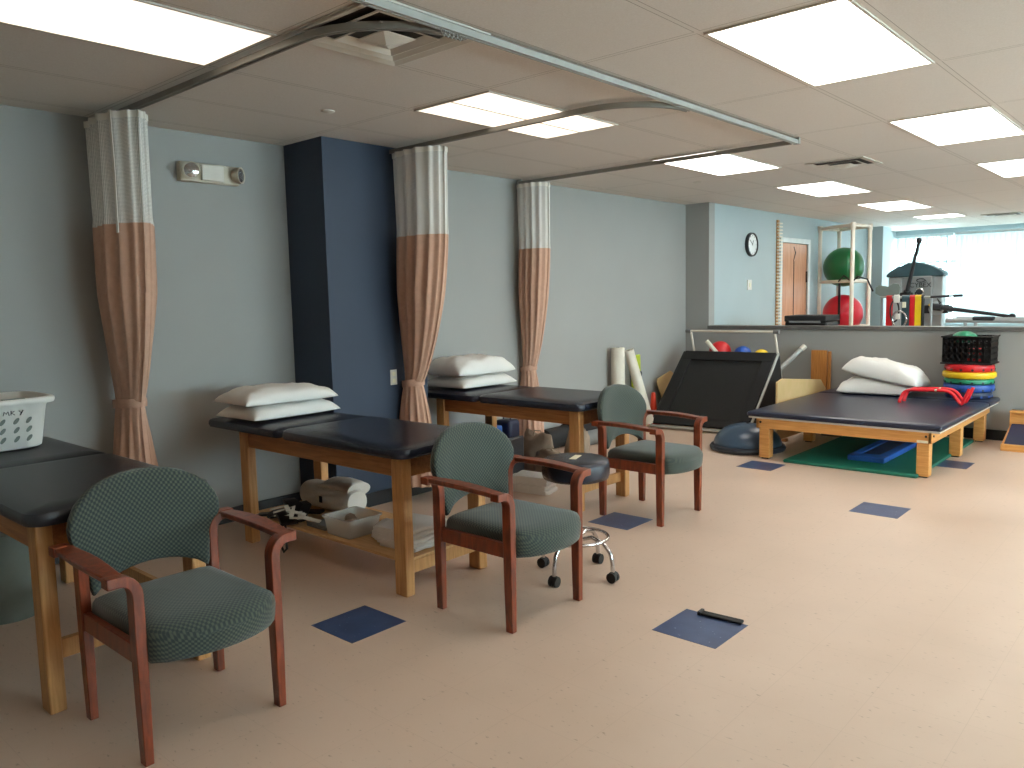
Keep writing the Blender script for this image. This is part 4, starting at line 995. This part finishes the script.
def crate():
    t = T('plastic_crate', 'black open plastic crate on top of the coloured discs', 'crate', (cx, cy, z))
    a, b_, hh = .202, .155, .262
    for (u0, u1, v0, v1) in ((-a, a, -b_, -b_+.008), (-a, a, b_-.008, b_), (-a, -a+.008, -b_+.008, b_-.008), (a-.008, a, -b_+.008, b_-.008)):
        # wall as a lattice of bars
        mb = MB(); lx = (u1-u0) > .1; n_ = 8 if lx else 5; L0, L1 = (u0, u1) if lx else (v0, v1)
        for zz in (0, .056, .111, .166, .222): 
            mb.box(cx+u0, cx+u1, cy+v0, cy+v1, z+zz, z+zz+.034)
        for k in range(n_+1):
            q = L0+(L1-L0-.032)*k/n_
            if lx: mb.box(cx+q, cx+q+.025, cy+v0, cy+v1, z+.0, z+hh)
            else: mb.box(cx+u0, cx+u1, cy+q, cy+q+.025, z+.0, z+hh)
        mb.build('side_wall', 'black', t, smooth=False)
    MB().box(cx-a, cx+a, cy-b_, cy+b_, z, z+.008).build('crate_floor', 'black', t)
    mb = MB()
    for zz in (z+.0, z+hh-.014):
        mb.box(cx-a-.012, cx+a+.012, cy-b_-.012, cy-b_, zz, zz+.016).box(cx-a-.012, cx+a+.012, cy+b_, cy+b_+.012, zz, zz+.016)
        mb.box(cx-a-.012, cx-a, cy-b_, cy+b_, zz, zz+.016).box(cx+a, cx+a+.012, cy-b_, cy+b_, zz, zz+.016)
    mb.build('crate_rim', 'black', t, bevel=.004)
crate()
zc = z+.009
for k, (dx, dz, m_, l) in enumerate(((.035, 0, 'red', 'lower left red weight ball seen through the holes of the black crate'), (.105, 0, 'red', 'lower right red weight ball seen through the holes of the black crate'), (.035, .075, 'red', 'upper left red weight ball seen through the holes of the black crate'), (.105, .075, 'red', 'upper right red weight ball seen through the holes of the black crate'))):
    tag(MB().lathe([(.034*sin(pi*i/12), -.034*cos(pi*i/12)) for i in range(13)], (cx+dx, cy-.108, zc+.036+dz), 20).build('weight_ball', m_, ang=180), l, 'ball', 'red weight balls in the crate')
tag(MB().lathe([(.105*sin(pi*i/14), -.060*cos(pi*i/14)) for i in range(15)], (cx-.05, cy+.0, zc+.235), 24).build('gel_cushion', 'green', ang=180), 'green rounded cushion bulging over the rim of the black crate', 'cushion')
tag(MB().lathe([(.076*sin(pi*i/14), -.076*cos(pi*i/14)) for i in range(15)], (cx-.11, cy+.02, zc-.001), 24).build('grey_ball', 'dblue', ang=180), 'dark ball at the bottom of the black crate under the green one', 'ball') if False else None
# mats under the table
o = T('exercise_mat', 'green exercise mat spread on the floor beneath the low mat table', 'mat', (-2.2, 7.5, 0))
MB().box(-2.76, -1.70, 6.56, 8.45, .0005, .028).build('mat_body', 'greenmat', o, bevel=.008)
MB().box(-2.765, -2.755, 6.57, 8.44, .010, .018).build('edge_seam', 'green', o)
o = T('foam_play_mat', 'blue foam with shade painted at its centre lying on the green mat under the table', 'foam pad', (-2.2, 7.3, .028))
mb = MB().box(-2.32, -2.02, 6.84, 6.98, .029, .075).box(-2.32, -2.02, 7.72, 7.86, .029, .075).box(-2.32, -2.25, 6.98, 7.72, .029, .075).box(-2.10, -2.02, 6.98, 7.72, .029, .075)
mb.build('foam_border', 'bluemat', o, bevel=.008)
MB().box(-2.25, -2.10, 6.98, 7.72, .029, .068).build('shaded_centre', 'dblue', o, bevel=.004)  # dark blue paints the table's shade on solid blue foam
o = T('dark_step_base', 'dark blue plastic base standing behind the left side under the low mat table', 'step', (-2.9, 8.0, 0))
MB().box(-3.0, -2.78, 8.05, 8.38, .0, .045).box(-2.97, -2.81, 8.08, 8.35, .045, .10).build('base_body', 'dblue', o, bevel=.012)
MB().box(-2.96, -2.82, 8.09, 8.34, .10, .106).build('grip_top', 'rubber', o, bevel=.002)
# boards
o = T('wooden_board', 'light plywood board with clipped corners standing along the left side of the mat table', 'board', (-3.16, 7.9, 0))
mt = Matrix.Translation((-3.155, 0, 0)) @ Matrix.Rotation(radians(90), 4, 'Y') @ Matrix.Rotation(radians(0), 4, 'Z')
MB().ring_loft([[Vector((xx, y, z_)) for y, z_ in ((7.34, .03), (8.50, .03), (8.58, .12), (8.58, .425), (8.44, .53), (7.46, .625), (7.34, .60))] for xx in (-3.172, -3.150)]).build('board_body', 'board', o, bevel=.003)
MB().box(-3.19, -3.13, 7.5, 7.56, 0, .03).box(-3.19, -3.13, 8.3, 8.36, 0, .03).build('board_foot', 'oak', o)
o = T('wooden_plank', 'narrow varnished wooden plank leaning upright on the half wall behind the mat table', 'plank', (-3.3, 8.66, 0))
MB().ring_loft([[Vector((-3.34, 8.672-.0, .825)), Vector((-3.17, 8.672, .825)), Vector((-3.17, 8.648, .823)), Vector((-3.34, 8.648, .823))], [Vector((-3.34, 8.668, .0)), Vector((-3.17, 8.668, .0)), Vector((-3.17, 8.642, .0)), Vector((-3.34, 8.642, .0))]]).build('plank_body', 'plank', o, bevel=.002)
MB().ring_loft([[Vector((-3.16, 8.676, .815)), Vector((-3.13, 8.676, .815)), Vector((-3.13, 8.645, .813)), Vector((-3.16, 8.645, .813))], [Vector((-3.16, 8.672, .0)), Vector((-3.13, 8.672, .0)), Vector((-3.13, 8.64, .0)), Vector((-3.16, 8.64, .0))]]).build('plank_edge', 'plank', o, bevel=.002)
# slant board at right edge
o = T('slant_board', 'wooden slant board with navy grip top at the right edge on the floor', 'slant board', (-1.2, 8.35, 0))
MB().box(-1.43, -.98, 8.15, 8.19, 0, .06).build('front_lip', 'pine', o, bevel=.003)
for xx in (-1.43, -1.0):
    MB().ring_loft([[Vector((q, 8.19, 0)), Vector((q, 8.60, 0)), Vector((q, 8.60, .20)), Vector((q, 8.19, .055))] for q in (xx, xx+.02)]).build('side_panel', 'pine', o, bevel=.002)
MB().ring_loft([[Vector((q, 8.19, .045)), Vector((q, 8.52, .185)), Vector((q, 8.52, .198)), Vector((q, 8.19, .058))] for q in (-1.41, -1.0)]).build('grip_top', 'dblue', o)
MB().box(-1.43, -.98, 8.52, 8.56, .13, .30).box(-1.43, -.98, 8.58, 8.61, 0, .32).box(-1.43, -.98, 8.50, 8.61, .30, .32).build('back_panel', 'pine', o, bevel=.003)

# ================================================================ BEYOND THE HALF WALL
o = T('wall_clock', 'round wall clock with black rim on the pale blue wall beyond the half wall', 'clock', (XT, 9.80, 2.08))
m = Matrix.Translation((XT, 9.80, 2.08)) @ Matrix.Rotation(radians(90), 4, 'Y')
MB().lathe([(0, 0), (.15, 0), (.155, .02), (.15, .045), (.135, .045), (.133, .03), (0, .03)], m=m, n=40).build('rim', 'black', o)
MB().lathe([(0, .0305), (.132, .0305), (.132, .032), (0, .032)], m=m, n=40).build('face', 'face', o)
MB().box(.033, .035, -.004, .004, -.01, .09, Matrix.Translation((XT, 9.80, 2.08)) @ Matrix.Rotation(.9, 4, 'X')).build('minute_hand', 'ink', o)
MB().box(.033, .035, -.005, .005, -.01, .06, Matrix.Translation((XT, 9.80, 2.08)) @ Matrix.Rotation(-.5, 4, 'X')).build('hour_hand', 'ink', o)
for k in range(12):
    MB().box(.033, .0345, -.003, .003, .105, .122, Matrix.Translation((XT, 9.80, 2.08)) @ Matrix.Rotation(k*pi/6, 4, 'X')).build('hour_mark', 'ink', o, smooth=False)
o = T('wall_switch', 'white switch plate on the pale blue wall below the clock', 'switch', (XT, 9.78, 1.56))
MB().box(XT, XT+.012, 9.72, 9.84, 1.50, 1.63).build('plate', 'white_metal', o, bevel=.003)
MB().box(XT+.012, XT+.018, 9.76, 9.79, 1.54, 1.59).build('toggle', 'paper', o, bevel=.002)
o = T('finger_ladder', 'tall narrow wooden finger ladder mounted on the pale blue wall beside the door', 'finger ladder', (XT, 10.67, 1.0))
MB().box(XT, XT+.02, 10.60, 10.66, .85, 2.44).build('back_strip', 'oak', o, bevel=.002)
for k in range(34): MB().box(XT+.02, XT+.05, 10.585, 10.70, .90+k*.045, .918+k*.045).build('rung', 'pvc', o, smooth=False)
# PVC ball rack
o = T('ball_rack', 'tall white pipe rack holding the big exercise balls beyond the half wall', 'rack', (-4.2, 12.0, 0))
rx0, rx1, ry0, ry1, rt = -4.50, -3.86, 11.72, 12.35, 2.38
rP = [(-4.52, 12.2), (-3.92, 11.75), (-3.72, 12.05+.1), (-4.30, 12.60)]
rP = [(-4.51, 11.95), (-3.93, 11.62), (-3.86, 12.12), (-4.40, 12.42)]
for (x, y) in rP:
    MB().cyl((x, y, 0), (x, y, rt), .028, n=14).build('post', 'pvc', o)
for zz in (rt, 1.60, .95, .12):
    for i in range(4):
        if zz in (.95,) and i == 1: pass
        a, b_ = rP[i], rP[(i+1) % 4]
        MB().cyl((a[0], a[1], zz), (b_[0], b_[1], zz), .024, n=12).build('cross_pipe', 'pvc', o)
for (x, y) in rP: MB().lathe([(0, -.05), (.036, -.05), (.036, .035), (0, .035)], (x, y, rt), 14).build('corner_fitting', 'pvc', o)
MB().tube([(-3.95, 11.63, 1.57), (-3.85, 11.62, 1.66), (-3.75, 11.7, 1.62), (-3.70, 11.8, 1.45)], .012).tube([(-4.15, 11.72, 1.60), (-4.05, 11.64, 1.68), (-3.95, 11.62, 1.60)], .012).build('hanging_strap', 'black', o)
MB().box(-4.16, -4.13, 11.74, 11.755, .98, 1.60).build('drop_strap', 'black', o)
def bigball(z, r_, m_, label):
    t = T('stability_ball', label, 'exercise ball', (-4.19, 12.03, z-r_))
    MB().lathe([(r_*sin(pi*i/24), -r_*cos(pi*i/24)) for i in range(25)], (-4.19, 12.03, z), 40).build('ball_shell', m_, t, ang=180)
    MB().cyl((-4.19+r_*.72, 12.03-r_*.69, z), (-4.19+r_*.735, 12.03-r_*.705, z), .012).build('valve_plug', 'black', t)
bigball(1.81, .285, 'greenball', 'big green exercise ball on the upper level of the white pipe rack')
bigball(1.13, .28, 'redball', 'big red exercise ball on the lower level of the white pipe rack')
# printer-like black box on the counter side
o = T('office_printer', 'low black printer standing just behind the half wall in front of the door', 'printer', (-3.54, 9.2, .72))
tb = T('side_counter', 'low white counter behind the half wall carrying the black printer', 'counter', (-3.6, 9.3, 0))
MB().box(-3.95, -2.0, 8.90, 9.5, .70, .73).build('counter_top', 'cap', tb, bevel=.004)
MB().box(-3.92, -2.03, 8.93, 9.47, 0, .70).build('cabinet_body', 'teal', tb, bevel=.004)
MB().box(-3.80, -3.32, 9.02, 9.42, .731, 1.12).build('printer_body', 'black', o, bevel=.02)
MB().box(-3.80, -3.32, 9.0, 9.44, 1.12, 1.19).build('scanner_lid', 'blacksoft', o, bevel=.012)
MB().box(-3.74, -3.38, 8.997, 9.01, 1.105, 1.13).build('paper_slot', 'greyroll', o, bevel=.002)

# functional trainer
o = T('cable_machine', 'silver cable training machine with dark arched top and two swing arms by the window', 'training machine', (-3.57, 13.5, 0))
n = 14
arch_ = [(-4.0+.82*i/n, 1.70+.175*sin(pi*i/n)**.8) for i in range(n+1)]
mx = Matrix.Rotation(radians(90), 4, 'X')
MB().ring_loft([[Vector((x, y, z_)) for x, z_ in [(-4.0, 1.66)]+arch_+[(-3.18, 1.66)]] for y in (13.38, 13.66)]).build('top_arch', 'tealdk', o, bevel=.01)
MB().box(-3.98, -3.78, 13.42, 13.62, 0, 1.66).build('left_shroud', 'silver', o, bevel=.012)
MB().box(-3.39, -3.20, 13.42, 13.62, 0, 1.66).build('right_shroud', 'silver', o, bevel=.012)
MB().box(-3.64, -3.34, 13.36, 13.46, 0, 1.665).build('centre_panel', 'dkplate', o, bevel=.01)
MB().box(-3.80, -3.62, 13.44, 13.60, 0, 1.66).build('left_panel', 'dkplate', o, bevel=.01)
m = Matrix.Translation((-3.505, 13.36, 1.42)) @ Matrix.Rotation(radians(90), 4, 'X')
MB().lathe([(0, 0), (.065, 0), (.065, .015), (.05, .02), (.05, .01), (0, .01)], m=m).build('pivot_ring', 'chrome', o)
MB().lathe([(0, .008), (.048, .008), (.045, .03), (0, .035)], m=m).build('pivot_hub', 'ink', o)
# logo: oval loop and the lettering under it
mb = MB(); mb.tube([(-3.49+.06*cos(a), 13.353, 1.60+.026*sin(a)) for a in [2*pi*i/30 for i in range(30)]], .006, 6, up=(0, 1, 0), closed=True).tube([(-3.55, 13.353, 1.60), (-3.51, 13.353, 1.628), (-3.44, 13.353, 1.615), (-3.41, 13.353, 1.58)], .005, 6, up=(0, 1, 0)).build('logo_oval', 'ink', o)
fc = bpy.data.curves.new('lettering', 'FONT'); fc.body = 'CYBEX'; fc.size = .10; fc.extrude = .002; fc.align_x = 'CENTER'
fo = bpy.data.objects.new('lettering', fc); COL.objects.link(fo)
bpy.context.view_layer.update(); dg = bpy.context.evaluated_depsgraph_get(); me = bpy.data.meshes.new_from_object(fo.evaluated_get(dg)); bpy.data.objects.remove(fo)
lt = bpy.data.objects.new('logo_lettering', me); COL.objects.link(lt); me.materials.clear(); me.materials.append(Mt['ink']); lt.parent = o
for v in me.vertices: v.co = Vector((v.co.x-3.495, 13.355-v.co.z, v.co.y+1.495))-o.location
def swing(p0, p1, name):
    p0, p1 = Vector(p0), Vector(p1)
    a_ = MB().cyl(p0, p1, .032, .022, n=14).build(name, 'ink', o)
    dv = (p1-p0).normalized()
    MB().lathe([(0, -.025), (.036, -.025), (.045, 0), (.036, .025), (0, .025)], p1+dv*.02, 18, axis='y').build('pulley', 'ink', a_)
    MB().cyl(p0-dv*.06, p0+dv*.10, .05, n=14).build('joint', 'ink', a_)
tealarm = 'black'
swing((-3.64, 13.15, 1.35), (-3.42, 12.92, 2.16), 'swing_arm')
swing((-3.20, 13.0, 1.20), (-2.20, 12.85, 1.06), 'swing_arm')
MB().lathe([(0, 0), (.10, 0), (.105, .03), (.09, .05), (0, .055)], m=Matrix.Translation((-3.20, 13.12, 1.17)) @ Matrix.Rotation(radians(90), 4, 'X')).build('arm_plate', 'dkplate', o)
MB().box(-3.50, -3.05, 13.12, 13.42, 1.10, 1.22).build('carriage', 'ink', o, bevel=.01)
MB().box(-3.72, -3.60, 13.10, 13.45, 1.28, 1.42).build('carriage', 'ink', o, bevel=.01)
MB().tube([(-3.12, 12.96, 1.24), (-3.16, 12.95, 1.33), (-3.10, 12.95, 1.25)], .009).build('strap_handle', 'black', o)
MB().lathe([(0, -.01), (.02, -.008), (.02, .008), (0, .01)], (-3.25, 12.955, 1.23), axis='y').build('adjust_knob', 'yellow', o)
MB().box(-4.02, -3.16, 13.2, 13.75, 0, .06).build('base_plate', 'dkplate', o, bevel=.01)

# band and cuff rack nearer than the machine
o = T('band_rack', 'free standing metal rack rail from which exercise bands hang, beyond the half wall', 'rack', (-2.75, 10.5, 0))
MB().cyl((-3.20, 10.5, 1.372), (-2.56, 10.5, 1.362), .014).build('rail', 'alu', o)
MB().cyl((-2.62, 10.46, 1.366), (-2.28, 10.46, 1.376), .014).build('rail', 'ink', o)
for x in (-3.19, -2.63): MB().cyl((x, 10.53, .02), (x, 10.53, 1.37), .016).build('upright', 'dkplate', o)
for x in (-3.19, -2.63): MB().box(x-.02, x+.02, 10.3, 10.8, 0, .03).build('foot', 'dkplate', o, bevel=.004)
pl = [(-3.27+.0, 1.42), (-3.27, 1.49), (-3.23, 1.52), (-3.16, 1.51), (-3.12, 1.50), (-3.06, 1.54), (-3.00, 1.53), (-2.98, 1.49), (-2.99, 1.41), (-3.05, 1.38), (-3.2, 1.38)]
MB().ring_loft([[Vector((x, y, z_)) for x, z_ in pl] for y in (10.52, 10.545)]).build('header_plate', 'greybin', o, bevel=.003)
def band(x0, x1, m_, label, zb=.55, cat='exercise band', rope=False):
    t = T('exercise_band', label, cat, ((x0+x1)/2, 10.5, zb), 'bands hanging on the rack rail')
    xm, hw = (x0+x1)/2, (x1-x0)/2; nn = 18
    path = [(xm, 10.478, zb)]+[(xm, 10.478, 1.2), (xm, 10.478, 1.36)]+[(xm, 10.5-.022*cos(a), 1.372+.022*sin(a)) for a in [pi*i/8 for i in range(1, 8)]]+[(xm, 10.522, 1.36), (xm, 10.522, zb)]
    if rope:
        MB().tube(path, hw, 8, up=(1, 0, 0)).build('band_body', m_, t)
    else:
        MB().ring_loft([[Vector((xm+s1*hw, p[1]+dy, p[2])) for s1, dy in ((-1, -.002), (0, -.007), (1, -.002), (1, .002), (-1, .002))] for p in path]).build('band_body', m_, t)
    MB().box(xm-hw, xm+hw, 10.474, 10.526, zb-.02, zb+.01).build('end_fold', m_, t, bevel=.003)
band(-3.125, -3.06, 'red', 'bright red band loop at the left end of the metal rail', rope=False)
band(-2.945, -2.86, 'tealdk', 'dark teal band hanging on the metal rail')
band(-2.855, -2.80, 'red', 'dark red band hanging between the teal and yellow ones')
band(-2.795, -2.73, 'yellow', 'yellow band hanging on the metal rail')
band(-2.725, -2.70, 'black', 'narrow black band hanging right of the yellow one')
o = T('tubing_coil', 'chrome ring and white handles with dark tubing hanging between red and teal bands', 'tubing', (-2.98, 10.45, 1.0))
MB().tube([(-2.96+.08*cos(a), 10.45, 1.10+.10*sin(a)) for a in [2*pi*i/30 for i in range(30)]], .012, up=(0, 1, 0), closed=True).build('chrome_ring', 'chrome', o)
MB().tube([(-3.02+.05*cos(a), 10.455, 1.20+.13*sin(a)) for a in [2*pi*i/30 for i in range(30)]], .009, up=(0, 1, 0), closed=True).build('dark_loop', 'ink', o)
MB().box(-3.03, -2.96, 10.43, 10.46, 1.30, 1.40).build('white_clip', 'basket', o, bevel=.012)
MB().box(-3.00, -2.95, 10.42, 10.45, 1.10, 1.17).build('white_clip', 'basket', o, bevel=.01)
MB().box(-2.93, -2.89, 10.44, 10.46, 1.24, 1.31).build('label_tag', 'paper', o, bevel=.002)
# bench rail & pads at right
o = T('parallel_bars', 'pale steel rail with a dark grip saddle just above the half wall at the right', 'rail', (-2.2, 11.2, 0))
MB().cyl((-2.62, 11.2, 1.06), (-.6, 11.2, 1.045), .028, n=16).build('bar', 'dkplate', o)
MB().cyl((-2.62, 11.75, 1.06), (-.6, 11.75, 1.045), .028, n=16).build('bar', 'dkplate', o)
MB().box(-2.32, -2.08, 11.155, 11.245, 1.06, 1.11).build('saddle', 'ink', o, bevel=.02, seg=3)
for x in (-2.4, -.8):
    for y in (11.2, 11.75): MB().cyl((x, y, .02), (x, y, 1.04), .022).build('post', 'dkplate', o)
    MB().box(x-.06, x+.06, 11.1, 11.85, 0, .02).build('foot_plate', 'dkplate', o, bevel=.004)
